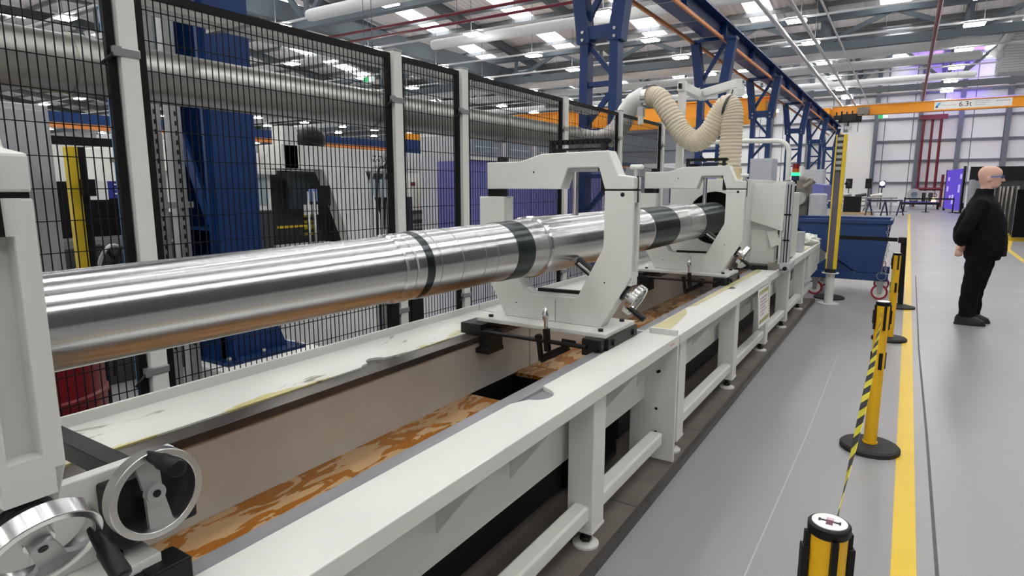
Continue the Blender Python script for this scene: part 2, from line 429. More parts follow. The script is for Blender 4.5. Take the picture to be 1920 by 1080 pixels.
def coolant_mat():
    m = mat('coolant_trough', (146, 88, 10), .12, var=.15, scale=3, stretch=(1, .4, 1))
    nt, b, mp, cr = nodes_of(m)
    n = nt.nodes.new('ShaderNodeTexNoise'); n.inputs['Scale'].default_value = 6.5; n.inputs['Detail'].default_value = 6; n.inputs['Roughness'].default_value = .55; n.inputs['Distortion'].default_value = .9
    m2 = nt.nodes.new('ShaderNodeMapping'); m2.inputs['Scale'].default_value = (2.4, .8, 1)
    nt.links.new(nt.nodes['Texture Coordinate'].outputs['Object'], m2.inputs[0]); nt.links.new(m2.outputs[0], n.inputs['Vector'])
    r2 = nt.nodes.new('ShaderNodeValToRGB'); r2.color_ramp.interpolation = 'LINEAR'
    r2.color_ramp.elements[0].position = .5; r2.color_ramp.elements[1].position = .515
    nt.links.new(n.outputs[0], r2.inputs[0])
    mx = nt.nodes.new('ShaderNodeMixRGB'); nt.links.new(r2.outputs[0], mx.inputs[0]); nt.links.new(cr.outputs[0], mx.inputs[1])
    mx.inputs[2].default_value = lin((172, 140, 100))+(1,)
    nt.links.new(mx.outputs[0], b.inputs['Base Color'])
    r4 = nt.nodes.new('ShaderNodeMapRange'); r4.inputs[3].default_value = .1; r4.inputs[4].default_value = .3
    nt.links.new(r2.outputs[0], r4.inputs[0]); nt.links.new(r4.outputs[0], b.inputs['Roughness'])
    bp = nt.nodes.new('ShaderNodeBump'); bp.inputs['Strength'].default_value = .25; bp.inputs['Distance'].default_value = .004
    nt.links.new(r2.outputs[0], bp.inputs['Height']); nt.links.new(bp.outputs[0], b.inputs['Normal'])
    return m
coolant = coolant_mat()
innerwall = mat('trough_wall', (206, 203, 198), .35, var=.05, scale=4)

def arc(cx, cy, r, a0, a1, n=10):
    return [(cx+r*math.cos(R(a0+(a1-a0)*i/n)), cy+r*math.sin(R(a0+(a1-a0)*i/n))) for i in range(n+1)]

pl = thing('machine_plinth', (-1.6, 4, 0), 'low brown-grey concrete plinth under the machine bed with steel edging', 'plinth')
MB().box(-2.45, -.955, -1.2, 9.25, 0, .045).build('slab', concrete, pl)
MB().box(-.955, -.93, -1.2, 9.25, 0, .047).build('steel_edging', platesteel, pl)
for y in (.2, 1.05, 2.62, 3.72, 5.25, 6.6, 7.8): MB().box(-1.6, -.957, y-.003, y+.003, .045, .0458).build('slab_joint', platesteel, pl)

def bed(name, y0, y1, label, legs, notch, far):
    t = thing(name, (-1.55, (y0+y1)/2, .05), label, 'machine bed')
    e = .02
    # front tray plate (with the scoop next to the lifting hole) and its lip
    inner = [(-1.15, y0)]
    for ny in notch:
        inner += [(-1.15, ny-.17), (-1.135, ny-.13)]+[(p[0], p[1]) for p in arc(-1.135, ny-.02, .075, -75, 60, 8)]+[(-1.15, ny+.075)]
    inner += [(-1.15, y1)]
    MB().prism([(-.958, y0), (-.958, y1)]+inner[::-1], 'z', .755, .775).build('front_tray', white, t, .003)
    MB().box(-.964, -.952, y0, y1, .722, .776).build('front_lip', white, t, .003)
    for ny in notch:
        MB().prism([(-1.05, ny-.2), (-1.05, ny+.1), (-1.2, ny+.1), (-1.2, ny-.2)], 'z', .752, .756).build('lifting_pad', steel, t)
        MB().cyl((-1.115, ny-.055, .756), (-1.115, ny-.055, .7575), .013, n=14).build('lifting_hole', black, t)
    # guide rails
    MB().box(-1.212, -1.15, y0, y1, .70, .768).build('front_guide_rail', steel, t, .003)
    MB().box(-1.955, -1.864, y0, y1, .733, .765).build('rear_guide_rail', darksteel, t, .002)
    # rear tray with scoop
    re = [(-1.957, y0)]
    for ny in notch:
        re += [(-1.957, ny-.12), (-1.975, ny-.1)]+arc(-1.975, ny, .055, -100, -260, 8)+[(-1.975, ny+.09), (-1.957, ny+.2)]
    re += [(-1.957, y1)]
    MB().prism(re+[(-2.262, y1), (-2.262, y0)], 'z', .757, .77).build('rear_tray', stained, t)
    for ny in notch:
        MB().box(-2.05, -1.956, ny-.16, ny+.2, .754, .7585).build('lifting_pad', darksteel, t)
        MB().cyl((-1.965, ny, .7585), (-1.965, ny, .76), .013, n=14).build('lifting_hole', black, t)
    MB().box(-2.274, -2.262, y0, y1, .70, .81).build('rear_lip', white, t, .002)
    # webs
    MB().box(-1.21, -1.13, y0, y1, .40, .755).build('front_web', white, t)
    MB().box(-1.90, -1.884, y0, y1, .30, .735).build('rear_inner_wall', innerwall, t)
    MB().box(-2.0, -1.90, y0, y1, .30, .757).build('rear_web', white, t)
    MB().box(-1.225, -1.2105, y0, y1, .42, .70).build('front_inner_wall', innerwall, t)
    # legs, tie tubes, levelling feet
    for ly in legs:
        MB().box(-1.10, -.985, ly-.06, ly+.06, .128, .724).build('leg', white, t, .004)
        MB().box(-1.103, -.982, ly-.063, ly+.063, .118, .13).build('leg_foot_plate', white, t)
        f = MB().lathe([(.056, 0), (.056, .01), (.03, .018)], (-1.03, ly-.02, .045), n=24).build('levelling_pad', white, t)
        MB().cyl((-1.03, ly-.02, .06), (-1.03, ly-.02, .119), .017, n=10).build('levelling_stud', blacksteel, f)
        MB().cyl((-1.03, ly-.02, .066), (-1.03, ly-.02, .084), .026, n=6).build('levelling_nut', blacksteel, f)
        MB().box(-1.95, -1.83, ly-.06, ly+.06, .046, .40).build('rear_leg', white, t)
    ys = sorted([y0+.03]+list(legs)+[y1-.02])
    for a, c in zip(ys, ys[1:]):
        if c-a > .25:
            MB().box(-1.072, -1.0, a+.05, c-.05, .172, .242).build('tie_tube', white, t, .012, 3)
    # gussets below the tray
    gy = y0+.45
    while gy < y1-.1:
        if min(abs(gy-l) for l in legs) > .18:
            MB().prism([(-1.13, .753), (-.975, .753), (-.975, .70), (-1.13, .50)], 'y', gy-.006, gy+.006).build('gusset', white, t)
        gy += .42
    return t
nb = bed('machine_bed', -1.2, 3.165, 'near section of the white machine bed with rust-coloured coolant trough', [.75, 2.23], [1.965], False)
for x0, lb in ((-.958, 0),):
    o = MB().box(-1.21, -.955, 3.15, 3.172, .06, .776).build('joint_end_plate', white, nb, .002)
    for z, x in ((.62, -1.06), (.56, -1.058), (.35, -1.06), (.215, -1.058), (.565, -1.05)):
        MB().cyl((x, 3.1495, z), (x, 3.1485, z), .0085, n=12).build('bolt_hole', black, o)
MB().box(-1.11, -.955, 3.135, 3.15, .774, .806).build('tray_end_lip', white, nb, .003)
rm = mat('red_marker', (214, 120, 140), .6, var=.3, scale=60)
MB().box(-.9518, -.9513, 3.02, 3.08, .748, .754).build('red_marker_scribble', rm, nb)
MB().box(-1.13, -1.09, .60, .606, .775, .7756).build('red_marker_scribble', rm, nb)
# trough floor of the near bed
MB().box(-1.884, -1.225, -1.2, 2.55, .44, .456).build('coolant_trough', coolant, nb)
MB().box(-1.884, -1.225, 2.55, 3.0, .1, .12).build('pit_floor', black, nb)
MB().box(-1.884, -1.225, 2.545, 2.55, .1, .44).build('pit_shade_liner', black, nb)
MB().box(-1.884, -1.879, 2.55, 3.0, .12, .458).build('pit_shade_liner', black, nb)  # black sheets over the pit sides put its shade into the colour
MB().box(-1.884, -1.225, 2.995, 3.0, .12, .44).build('pit_shade_liner', black, nb)
MB().box(-1.884, -1.225, 3.0, 3.165, .44, .462).build('coolant_trough', coolant, nb)
fb = bed('machine_bed', 3.175, 9.55, 'far section of the white machine bed reaching to the blue skip', [3.36, 4.70, 5.98, 7.13, 8.34], [4.95], True)
MB().box(-1.884, -1.225, 3.175, 9.5, .44, .462).build('coolant_trough', coolant, fb)
MB().prism([(-1.14, 3.2), (-1.03, 3.2), (-1.06, 3.5), (-1.09, 3.75), (-1.14, 3.9)], 'z', .7752, .7765).build('oil_film', oily, fb)
MB().prism([(-1.149, 3.95), (-1.115, 4.05), (-1.10, 5.2), (-1.085, 6.1), (-1.149, 6.25)], 'z', .7752, .7765).build('oil_film', oily, fb)
MB().box(-1.21, -.952, 9.53, 9.55, .5, .80).build('end_plate', white, fb)
MB().prism([(8.5, .4), (9.53, .42), (9.53, .72), (8.5, .72)], 'x', -1.0, -.965).build('end_skirt', white, fb)
MB().box(-.966, -.95, 5.7, 9.55, .722, .79).build('raised_lip', white, fb, .003)
MB().box(-2.3, -1.0, 8.3, 9.53, .775, .79).build('end_tray', stained, fb)
# black boxes painting the shade under the bed, seen between the legs
MB().box(-1.80, -1.30, 3.2, 9.2, .10, .30).build('under_bed_shade', black, fb)
MB().box(-1.80, -1.30, -1.2, 2.5, .10, .30).build('under_bed_shade', black, nb)

# paper notice on the bed front
t = thing('paper_notice', (-.945, 5.47, .40), 'white paper notice with hazard-striped border taped to the bed front', 'notice')
MB().add([(-.944, 5.21, .726), (-.944, 5.70, .72), (-.925, 5.72, .40), (-.925, 5.22, .41), (-.946, 5.21, .726), (-.946, 5.70, .72), (-.927, 5.72, .40), (-.927, 5.22, .41)],
         [(0, 1, 2, 3), (4, 7, 6, 5), (0, 4, 5, 1), (1, 5, 6, 2), (2, 6, 7, 3), (3, 7, 4, 0)]).build('sheet', paper, t)
hz = mat('hazard_green', (156, 160, 60), .6, var=.05)
tick = mat('notice_ink', (186, 160, 176), .6, var=.2)
def onsheet(u, v, off=.0015):
    x = -.944+.019*v+off; y = 5.21+.49*u+.01*v; z = .724-.32*v; return (x, y, z)
def patch(u0, u1, v0, v1, name, m, off=.0015, sk=0):
    q = [onsheet(u0+sk, v0, off), onsheet(u1+sk, v0, off), onsheet(u1, v1, off), onsheet(u0, v1, off)]
    q2 = [(p[0]-.0006, p[1], p[2]) for p in q]
    MB().add(q+q2, [(0, 1, 2, 3), (4, 7, 6, 5), (0, 4, 5, 1), (1, 5, 6, 2), (2, 6, 7, 3), (3, 7, 4, 0)]).build(name, m, t)
for v in (.05, .8):
    for i in range(11): patch(.05+.08*i, .095+.08*i, v, v+.1, 'hazard_stripe', hz, sk=.03)
for i in range(9): patch(.88, .94, .17+.07*i, .205+.07*i, 'hazard_stripe', hz)
for i, L in enumerate((.6, .5, .62, .4, .55, .3)): patch(.18, .18+L, .24+.085*i, .275+.085*i, 'text_line', tick)

# ============================================================ ROLL (the long polished tube)
def tube_mat(name, rgb, rough):
    m = mat(name, rgb, rough, metal=1, var=.05, scale=30, stretch=(.3, 6, .3), aniso=1.0)
    m.node_tree.nodes['Principled BSDF'].inputs['Anisotropic Rotation'].default_value = .25
    nt, b, mp, cr = nodes_of(m)
    tg = nt.nodes.new('ShaderNodeTangent'); tg.direction_type = 'RADIAL'; tg.axis = 'Y'
    nt.links.new(tg.outputs[0], b.inputs['Tangent'])
    # fine turning grooves around the tube
    m3 = nt.nodes.new('ShaderNodeMapping'); m3.inputs['Scale'].default_value = (0, 260, 0)
    nt.links.new(nt.nodes['Texture Coordinate'].outputs['Object'], m3.inputs[0])
    n3 = nt.nodes.new('ShaderNodeTexNoise'); n3.noise_dimensions = '3D'; n3.inputs['Scale'].default_value = 1.0; n3.inputs['Detail'].default_value = 2
    nt.links.new(m3.outputs[0], n3.inputs['Vector'])
    bp = nt.nodes.new('ShaderNodeBump'); bp.inputs['Strength'].default_value = .35; bp.inputs['Distance'].default_value = .0012
    nt.links.new(n3.outputs[0], bp.inputs['Height']); nt.links.new(bp.outputs[0], b.inputs['Normal'])
    return m
tubem = tube_mat('turned_steel', (204, 204, 206), .24)
banddark = tube_mat('dark_turned_band', (72, 80, 82), .3)
xc, zc = -1.53, 1.265
rl = thing('steel_tube', (xc, 2.5, zc-.15), 'long polished steel tube held in the three white steady rests', 'steel tube')
def seg(name, prof, m, label=None):
    return MB().lathe([(r, y) for y, r in prof], (xc, 0, zc), (0, 1, 0), 96).build(name, m, rl, label=label, sharp=12)
zs = 0.0
seg('tube_body', [(-1.2, .104), (.4, .107), (1.56, .1165)], tubem)
seg('groove', [(1.56, .1165), (1.566, .123), (1.60, .123), (1.604, .118), (1.612, .118), (1.616, .124), (1.66, .124)], tubem)
seg('dark_groove_band', [(1.66, .1225), (1.70, .1225)], banddark, 'dark grey groove band')
seg('tube_shoulder', [(1.70, .1265), (2.24, .129), (2.262, .131)], tubem)
for yy in (1.74, 1.87, 2.02, 2.11): MB().ring((xc, yy, zc), (0, 1, 0), .12, .1287+(yy-1.7)*.003, -.0008, .0008, 64).build('scribed_line', chrome, rl)
seg('dark_band', [(2.262, .1325), (2.40, .1335)], banddark, 'matt dark grey band')
seg('tube_section', [(2.40, .136), (2.54, .1375)], tubem)
seg('collar', [(2.54, .142), (2.548, .150), (2.575, .150), (2.585, .1445)], tubem, 'raised bright collar')
seg('tube_section', [(2.585, .1445), (3.94, .1465)], tubem)
seg('groove', [(3.94, .1465), (3.945, .141), (3.96, .141), (3.965, .149)], tubem)
seg('dark_band', [(3.965, .149), (4.49, .150)], banddark, 'smooth dark grey band')
seg('tube_section', [(4.49, .150), (4.76, .150), (4.763, .148), (4.768, .148), (4.771, .150), (5.0, .150), (5.03, .143), (5.1, .146), (5.16, .150), (5.2, .150)], tubem)
seg('dark_band', [(5.2, .150), (5.95, .150)], banddark, 'dark end section')

# ============================================================ STEADY RESTS
def handwheel(parent, c, axis, rad, hang, spk, m_rim=chrome, name='handwheel', hw=.014):
    d, a, b = frame_from(axis); c = Vector(c)
    ri = rad*.84
    o = MB().ring(c, axis, ri, rad, -hw, hw, 64).build(name, m_rim, parent, .0015)
    # broad spoke across the wheel and hub
    h = hang
    sd = a*math.cos(spk)+b*math.sin(spk); sn = d.cross(sd)
    m = MB()
    v = []
    for dd in (-.006, .004):
        for q, wq in ((-1, .5), (-.45, .42), (0, .36), (.45, .42), (1, .5)):
            for e in (-1, 1): v.append(c+sd*(q*ri*1.0)+sn*(e*wq*ri*.62)+d*(dd-.006))
    F = []
    for i in range(4): F += [(2*i, 2*i+1, 2*i+3, 2*i+2), (10+2*i, 10+2*i+2, 10+2*i+3, 10+2*i+1), (2*i, 2*i+2, 12+2*i, 10+2*i), (2*i+1, 11+2*i, 13+2*i, 2*i+3)]
    F += [(0, 10, 11, 1), (8, 9, 19, 18)]
    m.add(v, F).build('spoke', castalu, o)
    MB().cyl(c-d*.03, c+d*.008, rad*.21, n=24).build('hub', castalu, o, .001)
    MB().cyl(c+d*.008, c+d*.0095, rad*.085, n=16).build('hub_bore', black, o)
    hp = c+(a*math.cos(h)+b*math.sin(h))*(rad*.90)
    MB().lathe([(rad*.10, .0), (rad*.13, .02), (rad*.15, .045), (rad*.18, .05), (rad*.19, .10), (rad*.17, .106), (rad*.1, .108)], hp, d, 20).build('crank_grip', black, o)
    return o

def steady(name, Y, label, lever=True):
    """white C-frame steady rest; Y is the plane of its front face"""
    t = thing(name, (xc, Y+.05, .765), label, 'steady rest')
    T = .10
    X0 = xc
    # base plate and slides
    bp_ = MB().box(-1.93, -1.165, Y-.12, Y+.26, .828, .85).build('base_plate', white, t, .003)
    for bx, by in ((-1.215, Y-.07), (-1.215, Y+.2), (-1.87, Y-.07), (-1.87, Y+.2)):
        MB().cyl((bx, by, .85), (bx, by, .862), .013, n=14).build('bolt', blacksteel, bp_)
    MB().box(-1.215, -1.150, Y-.12, Y+.26, .768, .828).build('front_slide', blacksteel, t, .003)
    s = MB().box(-1.27, -1.165, Y-.17, Y-.12, .745, .828).build('clamp_block', blacksteel, t, .004)
    MB().cyl((-1.19, Y-.17, .775), (-1.19, Y-.18, .775), .012, n=12).build('bolt', black, s)
    for yy in (Y-.06, Y+.2): MB().cyl((-1.1495, yy, .80), (-1.14, yy, .80), .016, n=14).build('bolt', black, t)
    s = MB().box(-1.99, -1.855, Y-.19, Y+.26, .766, .828).build('rear_slide', blacksteel, t, .004)
    MB().box(-1.862, -1.80, Y-.19, Y-.06, .69, .80).build('rear_clamp_block', blacksteel, t, .004)
    MB().box(-1.90, -1.80, Y-.2, Y-.05, .672, .70).build('rear_clamp_jaw', blacksteel, t, .004)
    MB().cyl((-1.86, Y-.18, .79), (-1.24, Y-.18, .79), .011, n=10).build('clamp_rod', blacksteel, t)
    if lever:
        ly = Y-.18
        MB().bar((-1.452, ly, .74), (-1.458, ly-.004, .855), .028, .028).build('lever_socket', black, t, .003)
        MB().lathe([(.009, 0), (.012, .02), (.010, .035), (.017, .06), (.018, .075), (.009, .105), (.003, .112)], (-1.458, ly-.004, .853), (-.06, -.03, 1), 16).build('lever_handle', chrome, t)
        MB().bar((-1.505, ly, .81), (-1.488, ly, .685), .022, .02).build('linkage', black, t)
        MB().bar((-1.495, ly, .69), (-1.36, ly+.05, .765), .02, .035).build('linkage', black, t)
        MB().cyl((-1.505, ly-.012, .805), (-1.505, ly+.012, .805), .017, n=12).build('linkage_pin', black, t)
        MB().bar((-1.36, ly, .80), (-1.36, ly+.1, .77), .03, .03).build('linkage', black, t)
    # C-frame, built as left foot column, right column and the cradle joining them
    body = [(-1.82, .85), (-1.25, .85), (-1.092, 1.117), (-1.092, 1.535), (-1.243, 1.535), (-1.243, 1.258),
            (-1.385, .99), (-1.66, .985), (-1.70, 1.01), (-1.745, 1.08), (-1.83, 1.24), (-1.83, 1.503), (-1.99, 1.503), (-1.99, 1.14)]
    MB().prism(body, 'y', Y, Y+.022).build('c_frame', white, t, .004)
    MB().prism(body, 'y', Y+.066, Y+.096).build('c_frame', white, t, .004)
    bodyin = [(-1.82, .85), (-1.25, .85), (-1.125, 1.08), (-1.125, 1.50), (-1.236, 1.50), (-1.236, 1.26), (-1.375, .998), (-1.66, .993), (-1.70, 1.015), (-1.738, 1.08), (-1.822, 1.24), (-1.822, 1.495), (-1.955, 1.495), (-1.955, 1.16)]
    MB().prism(bodyin, 'y', Y+.02, Y+.068).build('frame_web', white, t)
    for z in (1.5, 1.105):
        MB().box(-1.13, -1.0921, Y+.01, Y+.08, z-.02 if z > 1.3 else z-.03, z+.035).build('frame_cap', white, t)
    for x, z in ((-1.149, 1.517),):
        MB().cyl((x, Y-.001, z), (x, Y+.001, z), .011, n=14).build('bolt_hole', black, t)
    for x, z in ((-1.232, 1.082), (-1.75, .93)):
        MB().cyl((x, Y-.0006, z), (x, Y+.001, z), .004, n=10).build('bolt_hole', black, t)
    MB().box(-1.51, -1.505, Y-.0008, Y+.001, .852, .97).build('weld_seam', grey, t)
    # hinged top arm
    arm = [(-1.94, 1.543), (-1.485, 1.543), (-1.448, 1.647), (-1.277, 1.648), (-1.243, 1.543), (-1.092, 1.543), (-1.092, 1.60), (-1.174, 1.611), (-1.228, 1.728), (-1.60, 1.722), (-1.732, 1.685), (-1.94, 1.686)]
    a1 = MB().prism(arm, 'y', Y, Y+.096).build('top_arm', white, t, .005)
    MB().cyl((-1.645, Y-.001, 1.63), (-1.645, Y+.001, 1.63), .005, n=10).build('bolt_hole', black, a1)
    MB().box(-1.243, -1.095, Y+.004, Y+.092, 1.534, 1.5435).build('arm_seam', black, t)
    MB().box(-1.94, -1.86, Y+.01, Y+.085, 1.502, 1.5435).build('arm_pad', black, t)
    MB().bar((-1.094, Y+.05, 1.606), (-1.0905, Y+.05, 1.48), .008, .008).build('hinge_slit', black, t)
    if lever:
        MB().cyl((-1.13, Y+.125, 1.58), (-1.13, Y+.125, 1.64), .016, n=14).build('clamp_stud', castalu, t)
        MB().lathe([(.008, 0), (.014, .006), (.014, .06), (.008, .066)], (-1.165, Y+.125, 1.65), (1, .2, 0), 14).build('clamp_handle', white, t)
        MB().box(-1.15, -1.11, Y+.09, Y+.14, 1.56, 1.585).build('clamp_lug', white, t)
    MB().cyl((-1.87, Y+.05, 1.685), (-1.87, Y+.05, 1.712), .03, n=16).build('hinge_cap', black, a1)
    # upper quill with motor stub above the arm
    MB().box(-1.47, -1.29, Y+.02, Y+.085, 1.63, 1.648).build('quill_housing', castalu, a1)
    MB().cyl((-1.43, Y+.06, 1.41), (-1.43, Y+.06, 1.64), .016, n=14).build('top_quill', chrome, t)
    MB().box(-1.285, -1.25, Y+.05, Y+.09, 1.53, 1.63).build('stop_block', black, t)
    if lever:
        ck = MB().box(-1.62, -1.28, Y+.12, Y+.15, 1.742, 1.752).build('cable_shelf', black, t)
        for i in range(12): MB().box(-1.62+.029*i, -1.60+.029*i, Y+.115, Y+.155, 1.772, 1.796).build('cable_chain_link', black, ck)
        MB().box(-1.62, -1.27, Y+.125, Y+.145, 1.778, 1.79).build('cable_chain_strip', black, ck)
        for x in (-1.6, -1.3): MB().box(x-.01, x+.01, Y+.096, Y+.14, 1.70, 1.775).build('cable_shelf_bracket', blacksteel, ck)
        MB().cyl((-1.53, Y+.06, 1.722), (-1.53, Y+.06, 1.742), .04, n=18).build('top_quill_cap', black, a1)
    # side quills with roller tips
    for sx in (1, -1):
        dv = Vector((.82*sx, 0, -.572)).normalized()
        c0 = Vector((xc, Y+.048, zc))
        q = MB().cyl(c0+dv*.152, c0+dv*.34, .026, n=18).build('quill', black, t, .003)
        MB().cyl(c0+dv*.17+Vector((0, -.022, 0)), c0+dv*.30+Vector((0, -.022, 0)), .008, n=10).build('quill_screw', castalu, q)
        MB().cyl(c0+dv*.150+Vector((0, -.03, 0)), c0+dv*.150+Vector((0, .03, 0)), .012, n=12).build('roller', chrome, q)
    dv = Vector((.86, 0, -.51)).normalized(); c0 = Vector((xc, Y+.047, zc))
    MB().cyl(c0+dv*.40, c0+dv*.465, .042, n=20).build('wheel_boss', black, t, .004)
    MB().cyl(c0+dv*.42, c0+dv*.51, .022, n=16).build('wheel_shaft', chrome, t)
    handwheel(t, c0+dv*.515, dv, .082, (5.9 if lever else 3.3), 1.2, hw=.016)
    # black oil groove strip on the cradle
    MB().bar((-1.655, Y+.085, 1.0), (-1.40, Y+.085, 1.003), .03, .02).build('cradle_strip', black, t)
    return t
s1 = steady('steady_rest', 2.80, 'white steady rest in the middle clamping the tube, between the other two')
s2 = steady('steady_rest', 5.22, 'far white steady rest next to the machine headstock')
s0 = steady('steady_rest', .30, 'nearest white steady rest cut off by the left picture edge', lever=False)
# feed unit bolted to the near steady rest: bracket, black gearbox and handwheel
MB().box(-1.262, -1.235, .36, .64, .85, 1.022).build('feed_bracket', white, s0, .003)
g = MB().box(-1.235, -1.196, .487, .655, .872, 1.004).build('feed_gearbox', black, s0, .006)
MB().cyl((-1.20, .64, 1.0), (-1.19, .64, 1.0), .01, n=12).build('bolt', blacksteel, g)
handwheel(s0, (-1.16, .556, .977), (1, 0, 0), .086, 1.5, 1.45, brushed)
MB().cyl((-1.20, .556, .977), (-1.165, .556, .977), .02, n=14).build('feed_shaft', chrome, s0)
MB().box(-2.0, -1.262, .575, .62, .925, .972).build('cross_bar', blacksteel, s0, .004)
MB().box(-1.2, -1.13, .52, .60, .772, .832).build('rail_wiper', black, s0, .004)
# ============================================================ HEADSTOCK END
hs = thing('machine_headstock', (-1.5, 6.8, .77), 'white machine headstock enclosure behind the far steady rest, tube running into it', 'headstock')
# front wall with a round dark mouth
n = 28; cx, cz, rm_ = xc, zc, .25
outer = [(-2.02, .80), (-1.13, .80), (-1.13, 1.60), (-2.02, 1.60)]
m = MB(); circ = [(cx+rm_*math.cos(2*math.pi*i/n), cz+rm_*math.sin(2*math.pi*i/n)) for i in range(n)]
def sq(t_):
    c, s_ = math.cos(t_), math.sin(t_); k_ = 1/max(abs(c)/(.262 if c > 0 else .43), abs(s_)/.36); return (cx+k_*c-.04*0, cz+k_*s_*1.0)
ring_o = [sq(2*math.pi*i/n) for i in range(n)]
for yy in (6.0, 6.03):
    m.add([(p[0], yy, p[1]) for p in circ]+[(p[0], yy, p[1]) for p in ring_o], [(i, (i+1) % n, n+(i+1) % n, n+i) for i in range(n)])
m.add([(p[0], yy, p[1]) for yy in (6.0, 6.03) for p in ring_o], [(i, (i+1) % n, n+(i+1) % n, n+i) for i in range(n)])
m.add([(p[0], yy, p[1]) for yy in (6.0, 6.03) for p in circ], [(i, (i+1) % n, n+(i+1) % n, n+i) for i in range(n)])
m.build('front_panel', white, hs)
MB().ring((cx, 6.03, cz), (0, 1, 0), rm_, rm_+.01, 0, .3, 40).build('mouth_sleeve', black, hs)
MB().cyl((cx, 6.33, cz), (cx, 6.35, cz), rm_+.01, n=40).build('mouth_back', black, hs)
MB().box(-1.97, -1.93, 6.03, 7.6, .80, 1.62).build('side_panel', white, hs)
MB().box(-1.99, -1.27, 6.03, 7.6, 1.6, 1.63).build('top_panel', white, hs, .004)
MB().box(-1.29, -1.25, 6.03, 7.6, .80, 1.60).build('side_panel', white, hs)
MB().box(-1.97, -1.09, 7.58, 7.6, .80, 1.62).build('rear_panel', white, hs)
# guard panel with the sloping lower edge
gp = MB().prism([(-1.31, 1.588), (-.95, 1.586), (-.955, 1.142), (-1.295, 1.25)], 'y', 6.28, 6.30).build('guard_panel', white, hs, .003)
for x, z in ((-1.28, 1.565), (-.985, 1.56), (-.985, 1.18), (-.985, 1.37)): MB().cyl((x, 6.2795, z), (x, 6.279, z), .006, n=8).build('screw', castalu, gp)
MB().box(-1.31, -.95, 6.30, 6.9, 1.57, 1.588).build('guard_top', white, hs)
tr = MB().box(-.95, -.885, 6.27, 6.34, .82, 1.605).build('slide_track', lgrey, hs, .003)
MB().box(-.934, -.925, 6.266, 6.27, .84, 1.58).build('track_slot', blacksteel, tr)
MB().box(-.91, -.90, 6.266, 6.27, .84, 1.58).build('track_slot', blacksteel, tr)
for z in (1.3, 1.06): MB().box(-.948, -.888, 6.262, 6.268, z-.006, z+.006).build('track_stop', black, tr)
# saddle below the guard
sd = MB().prism([(-1.31, .80), (-1.03, .80), (-1.03, 1.18), (-1.31, 1.24)], 'y', 6.36, 6.9).build('saddle_body', white, hs, .004)
MB().box(-1.03, -.965, 6.5, 6.9, .85, 1.15).build('saddle_recess', darkgrey, hs)
MB().bar((-1.06, 6.33, 1.14), (-1.01, 6.33, 1.0), .03, .09).build('saddle_rib', white, hs)
MB().cyl((-.99, 6.42, 1.05), (-.965, 6.38, 1.10), .03, n=14).build('feed_knob', chrome, hs)
MB().box(-.985, -.965, 6.3, 6.36, .82, 1.16).build('saddle_strut', white, hs)
MB().box(-1.30, -1.06, 6.2, 6.36, .775, .815).build('saddle_foot', blacksteel, hs)
MB().box(-1.06, -.90, 6.22, 6.5, .778, .83).build('saddle_foot', brownmetal, hs, .004)
MB().box(-.95, -.86, 6.2, 6.5, .79, .85).build('track_foot', lgrey, hs, .004)
MB().cyl((-.9, 6.18, .80), (-.9, 6.22, .80), .02, n=12).build('foot_bolt', black, hs)
# bulky drive behind
MB().box(-1.6, -1.0, 6.95, 7.6, .80, 1.5).build('drive_housing', white, hs, .01)
MB().cyl((-1.06, 8.2, .79), (-1.06, 8.2, 1.02), .07, n=20).build('spray_can_holder', lgrey, hs)
# tubular support frame over the headstock with a cable plug
fr = thing('tube_frame', (-1.5, 7.9, .8), 'white bent tube frame rising over the headstock', 'tube frame')
MB().tube([(-2.1, 7.95, 2.11), (-1.7, 7.97, 2.11), (-1.35, 8, 2.10)]+[(-1.35+.14*math.sin(R(a)), 8, 1.96+.14*math.cos(R(a))) for a in range(10, 91, 10)]+[(-1.20, 8, 1.6), (-1.18, 8, .80)], .028, 12).build('bent_tube', white2, fr)
MB().cyl((-1.21, 8, 1.58), (-1.21, 8, 1.64), .045, n=16).build('tube_flange', castalu, fr)
MB().box(-1.84, -1.78, 7.92, 7.96, 2.0, 2.08).build('plug', black, fr)
# signal tower
sg = thing('signal_tower', (-1.19, 8.5, 1.5), 'signal tower lamp with red, orange and glowing green tiers', 'signal lamp')
MB().cyl((-1.19, 8.5, .80), (-1.19, 8.5, 1.64), .022, n=12).build('tower_base', black, sg)
MB().cyl((-1.19, 8.5, 1.64), (-1.19, 8.5, 1.70), .045, n=18).build('tower_socket', navy, sg)
MB().cyl((-1.19, 8.5, 1.70), (-1.19, 8.5, 1.735), .05, n=20).build('green_tier', emit('signal_green', (40, 255, 120), 4.0), sg, label='glowing green lamp tier')
MB().cyl((-1.19, 8.5, 1.735), (-1.19, 8.5, 1.785), .04, n=20).build('orange_tier', mat('signal_orange', (190, 84, 30), .3), sg)
MB().cyl((-1.19, 8.5, 1.785), (-1.19, 8.5, 1.845), .04, n=20).build('red_tier', mat('signal_red', (120, 16, 22), .3), sg)
